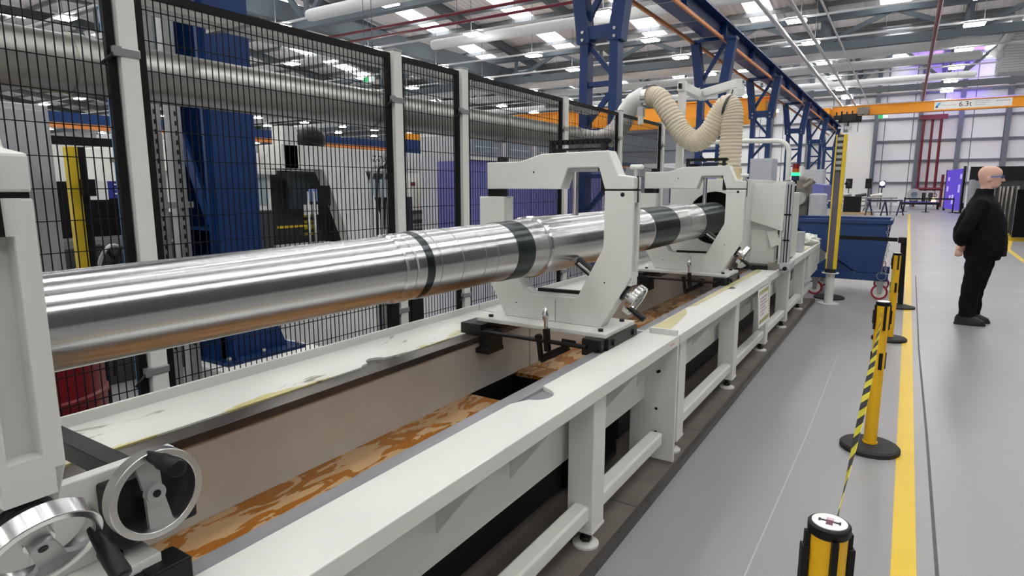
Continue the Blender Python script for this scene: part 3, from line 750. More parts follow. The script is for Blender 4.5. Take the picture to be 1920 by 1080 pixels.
# crumpled wiping paper on the bed end
random.seed(3)
def crumple(name, c, r, label, sc=(1, 1, .6), n=14, mm=9):
    m = MB(); rings = []
    for j in range(1, mm):
        t_ = math.pi*j/mm
        rings.append([(c[0]+sc[0]*r*(1+random.uniform(-.28, .28))*math.sin(t_)*math.cos(2*math.pi*k/n), c[1]+sc[1]*r*(1+random.uniform(-.28, .28))*math.sin(t_)*math.sin(2*math.pi*k/n), max(c[2]-sc[2]*r*.8, c[2]+sc[2]*r*(1+random.uniform(-.2, .3))*math.cos(t_))) for k in range(n)])
    m.loft(rings, False, True); o = m.build(name, paper); tag(o, label, 'paper'); return o
crumple('crumpled_paper', (-1.05, 9.1, .86), .11, 'crumpled white wiping paper on the far bed end nearest the yellow guard column', (1.2, 1, .7))
crumple('crumpled_paper', (-1.3, 8.9, .885), .12, 'crumpled white wiping paper behind the headstock slide track', (1, 1, .8))

# ============================================================ EXTRACTION DUCT AND HOSE
dx, dz, dr = -2.98, 2.055, .119
du = thing('extraction_duct', (dx, 3, dz-dr), 'large round galvanised extraction duct running behind the fence, ending in an elbow', 'duct')
MB().cyl((dx, -1.5, dz), (dx, 6.35, dz), dr, n=40).build('duct_run', galv, du)
for y in (1.28, 3.0, 4.5, 5.9): MB().ring((dx, y, dz), (0, 1, 0), dr, dr+.008, -.03, .03, 40).build('duct_collar', galv, du)
# end elbow turns up and over the fence
path = [(dx, 6.3, dz-.0), (dx+.02, 6.48, dz+.01), (dx+.08, 6.62, dz+.06), (dx+.16, 6.68, dz+.14), (dx+.22, 6.68, dz+.24), (dx+.28, 6.66, dz+.34), (dx+.37, 6.62, dz+.42), (dx+.48, 6.56, dz+.455), (dx+.60, 6.5, dz+.45)]
MB().tube(path[:5], [dr, dr, .118, .115, .112], 28).build('lower_elbow', galv, du)
MB().tube(path[4:], [.112, .11, .108, .108, .108], 28).build('upper_elbow', white2, du)
MB().ring(path[-1], (.12, -.06, -.01), .106, .122, -.04, .03, 30).build('hose_clamp', chrome, du)
MB().box(dx+.50, dx+.56, 6.38, 6.45, dz+.24, dz+.34).build('damper_box', castalu, du)
MB().cyl((dx+.53, 6.41, dz+.16), (dx+.53, 6.41, dz+.26), .03, n=12).build('damper_knob', white2, du)
def bez(pts, n):
    out = []
    P_ = [Vector(p) for p in pts]; P_ = [P_[0]*2-P_[1]]+P_+[P_[-1]*2-P_[-2]]
    for i in range(1, len(P_)-2):
        for k_ in range(n):
            u = k_/n; p0, p1, p2, p3 = P_[i-1:i+3]
            out.append(.5*((2*p1)+(-p0+p2)*u+(2*p0-5*p1+4*p2-p3)*u*u+(-p0+3*p1-3*p2+p3)*u**3))
    out.append(P_[-2]); return out
hp = bez([(-2.40, 6.5, 2.508), (-2.27, 6.48, 2.47), (-2.13, 6.46, 2.28), (-2.0, 6.45, 2.10), (-1.86, 6.44, 2.02), (-1.73, 6.43, 2.10), (-1.63, 6.42, 2.27), (-1.555, 6.41, 2.35), (-1.51, 6.40, 2.27), (-1.505, 6.4, 2.1), (-1.505, 6.4, 1.9), (-1.505, 6.4, 1.66)], 36)
ho = thing('flexible_hose', (-1.5, 6.4, 1.64), 'beige ribbed flexible extraction hose drooping in a loop into the headstock', 'hose')
MB().tube(hp, [.104+(.005 if (i % 6) < 3 else -.002) for i in range(len(hp))], 26).build('hose_body', hosem, ho)
MB().cyl((-1.505, 6.4, 1.63), (-1.505, 6.4, 1.74), .118, n=28).build('hose_cuff', mat('hose_cuff_yellowed', (206, 192, 150), .4), ho)
MB().ring((-1.545, 6.41, 2.33), (.75, -.1, -.25), .11, .122, -.012, .012, 28).build('hose_strap', darkgrey, ho)
ha = thing('hose_support_arm', (-2.09, 6.65, .771), 'white square-tube jib arm carrying the flexible hose', 'support arm')
MB().box(-2.125, -2.055, 6.62, 6.69, .771, 2.66).build('post', white2, ha, .004)
MB().bar((-2.09, 6.60, 2.60), (-2.06, 7.35, 2.58), .085, .085).build('first_arm', white2, ha, .004)
MB().bar((-2.06, 7.25, 2.60), (-1.53, 6.72, 2.60), .075, .085).build('second_arm', white2, ha, .004)
MB().bar((-1.66, 6.9, 2.54), (-1.48, 6.60, 2.50), .07, .07).build('end_arm', white2, ha, .004)
MB().box(-2.105, -2.08, 6.555, 6.615, 2.575, 2.625).build('pivot_slot', black, ha)
MB().cyl((-1.56, 6.45, 2.36), (-1.56, 6.6, 2.52), .008, n=8).build('hanger', black, ha)
# ============================================================ MESH FENCE
FX = -2.6
posts = [1.30, 2.80, 3.455, 4.94, 6.18, 7.52]
plab = ['nearest tall white fence post, tallest in the picture at left', 'second white fence post beside the black gate lock', 'third white fence post right of the narrow mesh panel',
        'fourth white fence post behind the middle steady rest', 'fifth white fence post in front of the duct elbow', 'sixth white fence post left of the hose support arm']
def fence_post(y, label):
    t = thing('fence_post', (FX, y, 0), label, 'fence post', 'posts of the mesh fence')
    MB().box(FX-.034, FX+.034, y-.034, y+.034, 0, 2.335).build('post', white2, t, .003)
    MB().box(FX-.036, FX+.036, y-.036, y+.036, 2.335, 2.345).build('post_cap', grey, t)
    MB().box(FX-.07, FX+.07, y-.06, y+.06, 0, .012).build('foot_plate', white2, t)
    for z in (2.06, .80):
        c = MB().box(FX-.038, FX+.040, y-.038, y+.038, z-.016, z+.016).build('clamp', zinc, t, .004)
        MB().box(FX+.02, FX+.045, y-.062, y-.034, z-.018, z+.018).build('clamp_lug', zinc, c)
        MB().cyl((FX+.03, y-.05, z), (FX+.03, y-.10, z-.05), .006, n=8).build('clamp_bolt', black, c)
    return t
for y, l in zip(posts, plab): fence_post(y, l)
fblack = mat('fence_black', (10, 10, 11), .55, var=.1, spec=.25)
def fence_panel(y0, y1, label):
    t = thing('mesh_panel', (FX, (y0+y1)/2, .15), label, 'mesh panel', 'panels of the mesh fence')
    z0, z1 = .15, 2.32; b_ = .032
    MB().box(FX-.012, FX+.012, y0, y0+b_, z0, z1).build('frame_upright', fblack, t)
    MB().box(FX-.012, FX+.012, y1-b_, y1, z0, z1).build('frame_upright', fblack, t)
    MB().box(FX-.012, FX+.012, y0+b_, y1-b_, z1-b_, z1).build('frame_rail', fblack, t)
    MB().box(FX-.012, FX+.012, y0+b_, y1-b_, z0, z0+b_).build('frame_rail', fblack, t)
    m = MB(); r = .0018
    y = y0+b_+.022
    while y < y1-b_:
        m.box(FX-r, FX+r, y-r, y+r, z0, z1); y += .0292
    z = z0+.12
    while z < z1-.03:
        m.box(FX+r, FX+3*r, y0, y1, z-r, z+r); z += .116
    m.build('mesh_wires', fblack, t, stuff=True)
g_ = .04
labs = ['black wire mesh panel left of the nearest fence post', 'wide black wire mesh panel in front of the big blue column', 'narrow black wire mesh panel between second and third fence posts',
        'black wire mesh panel in front of the purple wall', 'black wire mesh panel behind the middle steady rest arm', 'farthest black wire mesh panel beside the duct elbow']
for (a, c), l in zip(zip([-.2]+posts, posts), labs): fence_panel(a+g_, c-g_, l)
t = thing('gate_lock', (FX, 2.72, .4), 'black gate lock boxes either side of the second fence post', 'gate lock')
MB().box(FX+.012, FX+.05, 2.66, 2.735, .68, .93).build('lock_body', black, t, .005)
MB().box(FX+.012, FX+.04, 2.68, 2.72, .50, .69).build('lock_handle', black, t, .004)
MB().box(FX+.05, FX+.056, 2.68, 2.74, .86, .90).build('lock_plate', zinc, t)
MB().box(FX+.012, FX+.03, 2.87, 2.985, .55, .95).build('lock_keeper', black, t, .004)
# galvanised tray along the fence top, on the far side
t = thing('cable_tray', (-2.9, 3, 2.24), 'bright galvanised cable tray along the back of the fence top', 'cable tray')
MB().box(-2.98, -2.85, -1, 6.2, 2.325, 2.333).build('tray_bed', white2, t)
MB().box(-2.85, -2.842, -1, 6.2, 2.325, 2.385).build('tray_side', galv, t)
MB().box(-2.99, -2.98, -1, 6.2, 2.325, 2.385).build('tray_side', galv, t)
for y in (.3, 1.9, 3.7, 5.3): MB().box(-2.98, -2.66, y-.02, y+.02, 2.30, 2.325).build('tray_bracket', galv, t)
# dangling cables by the second post
cb = thing('cable_bundle', (-2.9, 3.1, 1.6), 'bundle of grey cables hanging down behind the narrow mesh panel', 'cables')
for i in range(4):
    MB().tube(bez([(-2.85, 2.95+.03*i, 2.28), (-2.84, 3.02+.02*i, 2.1), (-2.83, 3.1-.02*i, 1.9), (-2.84, 3.06-.05*i, 1.7), (-2.85, 2.98-.05*i, 1.5), (-2.87, 2.9, .0+.01)], 6), .009, 6).build('cable', (galv, grey, darkgrey, lgrey)[i], cb)
# ============================================================ THINGS BEHIND THE FENCE (left)
t = thing('oil_drum', (-3.35, 1.12, 0), 'dark red steel oil drum behind the fence, under the tube', 'drum')
MB().lathe([(.27, .0), (.285, .01), (.285, .28), (.293, .29), (.293, .31), (.285, .32), (.285, .57), (.293, .58), (.293, .60), (.285, .61), (.285, .87), (.293, .88), (.29, .90), (.275, .90), (.27, .875)], (-3.35, 1.12, 0), n=40).build('drum_body', red, t)
MB().cyl((-3.25, 1.05, .875), (-3.25, 1.05, .895), .03, n=12).build('bung', black, t)
t = thing('grey_cabinet', (-3.95, .95, 0), 'tall plain grey electrical cabinet behind the fence at far left', 'cabinet')
MB().box(-4.3, -3.7, .3, 1.45, .1, 1.96).build('body', lgrey, t, .006)
MB().box(-3.7, -3.685, .32, .86, .14, 1.93).build('door', lgrey, t, .003); MB().box(-3.7, -3.685, .88, 1.43, .14, 1.93).build('door', lgrey, t, .003)
MB().box(-3.685, -3.665, .82, .84, 1.0, 1.15).build('door_handle', black, t)
MB().box(-4.28, -3.72, .32, 1.43, 0, .1).build('plinth', darkgrey, t)
t = thing('light_guard_post', (-4.2, 1.74, 0), 'slim yellow light-curtain post with black lens strip behind the fence', 'guard post')
MB().box(-4.24, -4.18, 1.71, 1.765, 0, 1.79).build('post', yellow2, t, .003)
MB().box(-4.24, -4.18, 1.766, 1.80, .1, 1.79).build('lens_strip', black, t)
MB().box(-4.2, -4.13, 1.75, 1.82, 1.50, 1.60).build('bracket', black, t)
MB().box(-4.3, -4.1, 1.65, 1.85, 0, .015).build('foot', black, t)
t = thing('air_pipe', (-4.0, 1.9, 0), 'bright blue vertical compressed-air pipe left of the nearest fence post', 'pipe')
MB().cyl((-4.0, 1.9, 0), (-4.0, 1.9, 3.6), .022, n=12).build('pipe', bluepipe, t)
for z in (.6, 1.7, 2.4): MB().box(-4.04, -3.965, 1.87, 1.93, z, z+.03).build('clip', zinc, t)
t = thing('dark_machine', (-5.6, 1.8, 0), 'dark robot cell with mesh front and small sign behind the fence', 'machine')
MB().box(-6.8, -5.2, 1.9, 3.0, 0, 1.1).build('base', darkgrey, t, .01)
MB().box(-6.8, -5.6, 1.9, 3.0, 1.1, 1.6).build('upper_housing', black, t, .01)
MB().box(-5.25, -5.19, 1.9, 1.95, 0, 1.9).build('cell_upright', black, t); MB().box(-5.25, -5.19, 2.68, 2.74, 0, 1.9).build('cell_upright', black, t)
MB().box(-5.25, -5.19, 1.9, 2.74, 1.86, 1.92).build('cell_rail', black, t)
sgn = MB().box(-5.18, -5.17, 2.2, 2.36, 1.46, 1.60).build('white_sign', paper, t)
MB().box(-5.18, -5.17, 2.365, 2.60, 1.47, 1.60).build('blue_sign', mat('sign_blue', (40, 48, 140), .5), t)
for i in range(3): MB().box(-5.17, -5.168, 2.40, 2.56-.03*i, 1.57-.035*i, 1.58-.035*i).build('sign_text_line', paper, t)
for i in range(4): MB().tube(bez([(-5.1, 2.0+.12*i, .1), (-5.05, 2.05+.12*i, .9), (-5.05, 2.2+.1*i, 1.12), (-5.1, 2.35+.1*i, .9), (-5.2, 2.4+.1*i, .3)], 6), .015, 8).build('hose', (black, zinc, black, darkgrey)[i], t)
MB().box(-5.5, -5.2, 2.0, 2.6, 1.1, 1.16).build('tray', zinc, t)
# slotted uprights and grey trunking behind the fence
t = thing('slotted_upright', (-4.0, 2.14, 0), 'pair of grey slotted steel uprights between nearest post and blue column', 'upright')
for y in (2.12, 2.25):
    u = MB().box(-4.03, -3.97, y-.038, y+.038, 0, 2.75).build('upright', zinc, t)
    for i in range(26): MB().box(-3.9695, -3.9685, y-.006, y+.006, .5+.06*i, .53+.06*i).build('slot', black, u)
for z in (1.42, 2.2): MB().box(-4.04, -3.96, 2.07, 2.32, z, z+.04).build('cross_piece', zinc, t)
MB().box(-4.05, -3.95, 2.06, 2.32, 0, .02).build('foot', zinc, t)

# ---- background machine tools
def mt_box(t, name, x0, x1, y0, y1, z0, z1, m, bev=.01, lab=None): return MB().box(x0, x1, y0, y1, z0, z1).build(name, m, t, bev, label=lab)
t = thing('machine_tool', (-7.8, 6.2, 0), 'large cream machine tool with a sloping side arm behind the wide mesh panel', 'machine tool')
mt_box(t, 'base', -8.2, -7.0, 5.35, 8.2, 0, .62, cream)
mt_box(t, 'dark_back', -7.9, -7.7, 5.4, 8.2, .62, 1.8, darkgrey)
mt_box(t, 'top_beam', -7.5, -7.0, 5.35, 8.2, 1.80, 2.12, cream)
mt_box(t, 'column', -7.25, -7.0, 5.40, 5.62, 1.8, 2.36, cream)
MB().prism([(6.0, 1.8), (6.78, 1.85), (7.3, .62), (6.5, .62)], 'x', -7.15, -6.95).build('sloping_arm', cream, t, .01)
MB().prism([(5.36, 1.66), (6.1, 1.66), (6.6, .64), (5.36, .64)], 'x', -7.7, -7.5).build('dark_interior', darkgrey, t)
mt_box(t, 'window_band', -7.3, -7.25, 5.65, 6.1, 1.25, 1.75, glass, 0)
mt_box(t, 'control_panel', -7.0, -6.95, 5.8, 6.1, 1.30, 1.58, black, .005)
mt_box(t, 'screen', -6.95, -6.945, 5.72, 5.86, 1.36, 1.54, mat('screen_blue', (120, 150, 200), .3), 0)
mt_box(t, 'notice', -6.95, -6.945, 5.62, 5.86, 1.18, 1.32, paper, 0)
mt_box(t, 'yellow_rail', -7.2, -7.18, 5.36, 6.0, 1.0, 1.03, yellow2, 0)
mt_box(t, 'tank', -7.4, -6.97, 5.36, 6.3, .60, .76, cream, .03)
for y in (5.66, 5.76): MB().cyl((-6.9, y, .0), (-6.9, y, 1.5), .018, n=8).build('drain_pipe', zinc, t)
for i in range(4): mt_box(t, 'warning_label', -7.49, -7.485, 6.05, 6.22, .85+.09*i, .89+.09*i, yellow2, 0)
mt_box(t, 'side_window', -7.05, -6.99, 6.95, 7.6, 1.40, 1.68, paleglass, 0)
mt_box(t, 'side_housing', -7.7, -7.0, 7.3, 7.9, .6, 1.4, darkgrey)
MB().sphere((-7.3, 6.1, 2.24), .2, 14, 9, (1, 1.1, .9)).build('black_filter_dome', black, t)
text_part('-Z-Z05', .13, (-6.996, 7.15, 1.99), Matrix(((0, 0, 1), (1, 0, 0), (0, 1, 0))), black, 'model_lettering', t)
t = thing('machine_tool', (-7.6, 4.6, 0), 'dark-windowed machine tool peeking between blue column and cream machine', 'machine tool')
mt_box(t, 'base', -8.6, -7.2, 4.2, 5.3, 0, 1.25, darkgrey); mt_box(t, 'hood', -8.6, -7.2, 4.2, 5.3, 1.25, 1.75, cream)
mt_box(t, 'window', -7.2, -7.19, 4.5, 5.25, 1.32, 1.68, paleglass, 0); mt_box(t, 'ledge', -7.2, -7.05, 4.5, 5.3, 1.72, 1.78, cream); mt_box(t, 'roof_box', -8.6, -7.3, 4.0, 5.2, 1.75, 2.1, cream)
t = thing('machine_tool', (-11.5, 13.4, 0), 'white press machine with twin yellow posts seen through the narrow mesh panel', 'machine tool')
mt_box(t, 'body', -13, -11.2, 12.0, 14.8, 0, 1.0, cream); mt_box(t, 'head', -12.6, -11.3, 12.6, 13.6, 1.0, 2.0, cream, .04)
mt_box(t, 'cabinet', -12.6, -11.2, 13.7, 15.4, 0, 2.3, cream)
for y in (13.15, 13.95): mt_box(t, 'yellow_post', -11.2, -11.1, y-.05, y+.05, .3, 1.75, yellow2, 0)
for i in range(3): mt_box(t, 'slide_way', -11.2, -11.05, 12.2, 13.4, .35+.25*i, .45+.25*i, darkgrey, 0)
mt_box(t, 'red_button', -11.29, -11.27, 12.7, 12.85, 1.6, 1.7, pipered, 0)
MB().tube([(-11.0, 12.1, 0), (-11.0, 12.1, 2.25), (-11.0, 12.2, 2.35), (-11.0, 14.1, 2.38), (-11.0, 14.25, 2.2), (-11, 14.3, 0)], .04, 8).build('tube_frame', white2, t)
t = thing('gantry_frame', (-14, 15.6, 0), 'small blue gantry frame far behind the narrow mesh panel', 'gantry')
for y in (15.0, 17.6): mt_box(t, 'gantry_leg', -14.1, -13.8, y-.15, y+.15, 0, 3.0, blue, 0)
mt_box(t, 'gantry_beam', -14.1, -13.8, 14.8, 17.8, 2.6, 3.1, blue, 0); mt_box(t, 'orange_beam', -14.0, -13.9, 14.8, 17.8, 3.1, 3.3, orange, 0)
# purple clad enclosure with windows above
t = thing('purple_enclosure', (-6.3, 11, 0), 'long purple panelled enclosure beyond the fence', 'enclosure')
for i in range(6):
    y = 8.1+1.02*i
    MB().box(-6.06, -6.0, y, y+1.0, .05, 2.0).build('panel', purple, t, .006)
MB().box(-6.08, -5.97, 8.08, 14.24, 2.0, 2.05).build('top_rail', white2, t)
MB().box(-6.6, -6.08, 8.08, 14.24, 0, 1.98).build('core', purple, t)
for i in range(6): MB().bar((-5.9, 13.2+.12*i, 1.0+.1*i), (-5.9, 13.3+.12*i, 1.0+.1*i), .3, .02).build('step', white2, t)
MB().bar((-5.85, 13.1, 1.5), (-5.85, 14.0, 2.0), .03, .03).build('handrail', white2, t); MB().bar((-5.85, 13.1, .9), (-5.85, 13.1, 1.5), .03, .03).build('handrail', white2, t)
t = thing('machine_tool', (-9.2, 16, 0), 'long light grey machine line with small windows above the purple enclosure', 'machine tool')
mt_box(t, 'body', -9.9, -8.5, 11.5, 20.4, 0, 2.74, lgrey)
for i in range(6):
    y = 11.75+1.5*i
    w_ = mt_box(t, 'window', -8.5, -8.48, y, y+.95, 2.36, 2.63, paleglass, 0); mt_box(t, 'window_bar', -8.48, -8.47, y, y+.95, 2.48, 2.505, cream, 0)
    mt_box(t, 'upright', -8.5, -8.44, y+1.12, y+1.24, 0, 2.74, cream, 0)
mt_box(t, 'cornice', -9.9, -8.42, 11.5, 20.4, 2.74, 2.82, cream, 0)
# more machines deeper in the left bay, low detail but each with parts
def bgm(x, y, w_, d_, h, m, label, extra):
    t = thing('machine_tool', (x, y, 0), label, 'machine tool')
    mt_box(t, 'base', x-w_/2, x+w_/2, y-d_/2, y+d_/2, 0, h*.42, darkgrey, .02)
    mt_box(t, 'housing', x-w_/2, x+w_/2*.9, y-d_/2, y+d_/2, h*.42, h, m, .03)
    mt_box(t, 'window', x+w_/2*.9, x+w_/2*.92, y-d_/2*.7, y+d_/2*.2, h*.5, h*.85, glass, 0)
    mt_box(t, 'control_panel', x+w_/2*.9, x+w_/2, y+d_/2*.3, y+d_/2*.7, h*.5, h*.8, extra, .01)
    mt_box(t, 'roof_unit', x-w_/3, x+w_/4, y-d_/3, y+d_/4, h, h*1.15, lgrey, .02)
    return t
bgm(-15, 8.5, 3, 4, 2.4, cream, 'cream machine with dark window far behind the cream machine tool', blue)
bgm(-13.5, 3.6, 3, 3, 2.3, cream, 'cream machine far behind the dark robot cell', navy)
bgm(-20, 18, 3, 5, 2.6, lgrey, 'pale grey machine deep in the left bay', blue)
bgm(-14.5, 25, 3, 6, 2.8, cream, 'cream machine deep behind the purple enclosure', navy)
bgm(-9.5, 30, 3, 6, 2.3, cream, 'cream machine far back beside the blue lattice columns', navy)
bgm(-8.2, 23.5, 2.2, 4.5, 2.0, lgrey, 'pale machine beyond the flexible hose', darkgrey)
# second, smaller crane runway far behind
t = thing('crane_runway', (-17.5, 20, 0), 'distant blue crane runway with orange strip behind the cream machine', 'crane runway')
mt_box(t, 'runway_beam', -17.7, -17.4, -5, 60, 3.12, 3.36, blue, 0); mt_box(t, 'orange_strip', -17.4, -17.34, -5, 60, 2.98, 3.10, copper, 0)
for y in (2, 10, 18, 26, 34, 42, 50): mt_box(t, 'runway_post', -17.7, -17.4, y-.15, y+.15, 0, 3.12, blue, 0)
# ============================================================ CRANE RUNWAY, COLUMNS, CRANE
CX = -5.2
rb = thing('crane_runway_beam', (CX, 30, 5.7), 'long deep blue crane runway beam with orange conductor rails overhead', 'crane beam')
MB().box(CX-.02, CX+.02, 2, 58, 5.95, 6.45).build('web', blue, rb)
MB().box(CX-.22, CX+.28, 2, 58, 6.45, 6.5).build('top_flange', blue, rb)
MB().box(CX-.24, CX+.24, 2, 58, 5.9, 5.95).build('bottom_flange', blue, rb)
MB().box(CX+.27, CX+.33, 2, 58, 5.80, 5.88).build('conductor_rail', copper, rb)
MB().box(CX-.62, CX-.55, 2, 58, 5.80, 5.88).build('conductor_rail', copper, rb)
for i in range(28):
    y = 3+2*i
    MB().box(CX-.66, CX+.36, y-.02, y+.02, 5.885, 5.90).build('conductor_bracket', zinc, rb)
for i in range(14): MB().box(CX+.02, CX+.2, 4+4*i-.01, 4+4*i+.01, 5.95, 6.45).build('stiffener', blue, rb)
cl = ['big solid blue crane column behind the wide mesh panel', 'nearest blue lattice crane column, standing behind the duct elbow', 'second blue lattice crane column, behind the hose loop', 'third blue lattice crane column, behind the headstock', 'fourth blue lattice crane column, left of the signal tower', 'fifth blue lattice crane column, left of the yellow guard column', 'farthest blue lattice crane column near the end wall']
# solid column
t = thing('crane_column', (CX, 3.4, 0), cl[0], 'column', 'blue crane columns')
MB().box(-4.98, -4.93, 3.10, 3.50, .02, 5.9).build('face_plate', blue, t)
MB().box(-5.55, -5.50, 3.10, 3.50, .02, 5.9).build('face_plate', blue, t)
MB().box(-5.50, -4.98, 3.32, 3.36, .02, 5.9).build('web', blue, t)
MB().box(-5.02, -4.98, 3.06, 3.12, .02, 5.9).build('flange_lip', blue, t)
MB().box(-5.5, -5.4, 3.06, 3.12, .02, 5.9).build('flange_lip', blue, t)
MB().bar((-5.4, 3.1, 2.0), (-5.05, 3.1, 1.25), .03, .10).build('diagonal', blue, t)
MB().box(-5.5, -4.98, 3.1, 3.34, 1.18, 1.2).build('stiffener', blue, t)
MB().box(-5.75, -4.80, 3.0, 3.82, .02, .05).build('base_plate', blue, t)
MB().box(-5.85, -4.70, 2.9, 3.92, 0, .02).build('grout', paper, t)
MB().prism([(3.50, .05), (3.72, .05), (3.54, .5), (3.50, .5)], 'x', -5.0, -4.95).build('base_gusset', blue, t)
MB().prism([(-4.93, .05), (-4.83, .05), (-4.92, .42), (-4.93, .42)], 'y', 3.1, 3.12).build('base_gusset', blue, t)
MB().prism([(3.02, .05), (3.1, .05), (3.1, .55), (3.07, .55)], 'x', -5.45, -4.98).build('base_gusset', blue, t)
for y in (3.05, 3.4, 3.77): MB().cyl((-4.86, y, .05), (-4.86, y, .09), .02, n=8).build('anchor_bolt', zinc, t)
def lattice(y, label):
    t = thing('crane_column', (CX, y, 0), label, 'column', 'blue crane columns')
    w_ = .31; top = 4.4
    for s_ in (-1, 1):
        MB().box(CX+s_*w_-.085, CX+s_*w_+.085, y-.13, y+.13, .03, top).build('chord', blue, t)
    n_ = 5; hz_ = top/n_
    for i in range(n_):
        z0 = .1+hz_*i; s_ = 1 if i % 2 else -1
        MB().bar((CX-s_*w_, y, z0), (CX+s_*w_, y, z0+hz_*.82), .09, .08, up=(0, 1, 0)).build('lacing', blue, t)
        MB().box(CX-w_+.085, CX+w_-.085, y-.09, y+.09, z0+hz_*.86, z0+hz_*.95).build('tie_plate', blue, t)
    # flared head with bolted splice
    for s_ in (-1, 1):
        MB().prism([(CX+s_*(w_-.12), 4.3), (CX+s_*(w_+.15), 4.3), (CX+s_*(w_+.17), 4.55), (CX+s_*(w_+.36), 5.9), (CX+s_*(w_+.12), 5.9), (CX+s_*(w_-.08), 4.65)], 'y', y-.15, y+.15).build('head_leg', blue, t)
        for z in (4.36, 4.5):
            MB().cyl((CX+s_*(w_+.02), y-.15, z), (CX+s_*(w_+.02), y-.18, z), .03, n=8).build('splice_bolt', zinc, t)
    MB().box(CX-w_, CX+w_, y-.13, y+.13, 4.36, 4.6).build('head_tie', blue, t)
    MB().box(CX-w_-.36, CX+w_+.36, y-.2, y+.2, 5.82, 5.899).build('head_cap', blue, t)
    MB().bar((CX-w_, y, 4.7), (CX+w_, y, 5.75), .1, .1, up=(0, 1, 0)).build('lacing', blue, t)
    MB().box(CX-.6, CX+.6, y-.45, y+.45, 0, .03).build('base_plate', blue, t)
    return t
L1 = lattice(11.4, cl[1])
for y, l in zip((19.4, 27.0, 35.8, 44.5, 53.0), cl[2:]): copy_tree(L1, (CX, y, 0), l)
# orange bridge crane on the right of the runway
cy = 50.0
cr_ = thing('bridge_crane', (3, cy, 6.5), 'orange overhead bridge crane girder with white 6.3t banner', 'bridge crane')
MB().box(-4.9, 11.7, cy-.25, cy+.25, 6.53, 7.1).build('girder', orange, cr_)
MB().box(-4.9, 11.7, cy-.3, cy+.3, 7.1, 7.14).build('top_flange', orange, cr_)
MB().box(-4.9, 11.7, cy-.3, cy+.3, 6.49, 6.53).build('bottom_flange', orange, cr_)
MB().box(-5.4, -4.9, cy-1.6, cy+1.6, 6.55, 6.95).build('end_carriage', orange, cr_)
banner = MB().box(1.06, 5.05, cy-.262, cy-.252, 6.58, 7.07).build('banner', paper, cr_)
rotX = Matrix.Rotation(R(90), 3, 'X')
text_part('6.3t', .42, (2.7, cy-.264, 6.83), rotX, black, 'capacity_lettering', cr_, sx=1.05)
inkb = mat('banner_ink', (150, 152, 156), .6)
for i in range(3): MB().box(3.2, 4.0-.12*i, cy-.2635, cy-.2625, 6.95-.11*i, 6.975-.11*i).build('banner_text_line', inkb, cr_)
MB().box(1.5, 2.25, cy-.2635, cy-.2625, 6.8, 6.825).build('banner_text_line', inkb, cr_)
MB().box(4.25, 4.95, cy-.2635, cy-.2625, 6.9, 6.94).build('banner_text_line', inkb, cr_)
cyan = mat('logo_cyan', (60, 160, 210), .5)
MB().prism([(1.12, 6.72), (1.2, 6.68), (1.42, 6.98), (1.32, 6.99), (1.2, 6.9)], 'y', cy-.266, cy-.263).build('logo_flame', cyan, cr_)
MB().cyl((1.2, cy-.267, 6.74), (1.2, cy-.263, 6.74), .07, n=16).build('logo_drop', navy, cr_)
ht = thing('crane_hoist', (-4, cy-.6, 6), 'dark hoist trolley hanging under the end of the orange crane girder', 'hoist')
MB().box(-4.2, -3.3, cy-.9, cy-.3, 6.05, 6.55).build('drum_housing', black, ht, .03)
MB().cyl((-4.4, cy-.6, 6.2), (-3.0, cy-.6, 6.2), .2, n=16).build('motor', blacksteel, ht)
MB().box(-3.3, -2.6, cy-.8, cy-.35, 6.5, 6.95).build('cable_basket', brownmetal, ht)
for i in range(7): MB().box(-4.6+.32*i, -4.5+.32*i, cy-.75, cy-.68, 6.45, 6.72+.05*(i % 2)).build('festoon_cable', black, ht)
MB().box(-4.7, -4.2, cy-.85, cy-.4, 6.2, 6.5).build('gearbox', blacksteel, ht, .03)
MB().cyl((-3.8, cy-.6, 5.6), (-3.8, cy-.6, 6.1), .05, n=10).build('hook_block', black, ht)
MB().box(-4.0, -3.6, cy-.72, cy-.48, 5.55, 5.75).build('hook_sheave', lgrey, ht)
cr2 = thing('bridge_crane', (-12, 32, 4.9), 'orange crane girder in the left bay seen behind the flexible hose', 'bridge crane')
MB().box(-20.5, -5.75, 31.8, 32.2, 5.0, 5.75).build('girder', orange, cr2)
MB().box(-20.5, -5.75, 31.7, 32.3, 5.75, 5.8).build('top_flange', orange, cr2); MB().box(-20.5, -5.75, 31.7, 32.3, 4.95, 5.0).build('bottom_flange', orange, cr2)
MB().box(-6.3, -5.75, 30.6, 33.4, 5.0, 5.5).build('end_carriage', orange, cr2)
MB().box(-20.5, -6, 28.9, 29.2, 4.3, 4.75).build('second_girder', orange, cr2)
MB().box(-8.3, -7.5, 31.2, 31.75, 4.3, 4.9).build('hoist_body', lgrey, cr2, .03)
MB().cyl((-8.6, 31.5, 4.5), (-7.2, 31.5, 4.5), .16, n=14).build('hoist_drum', black, cr2)

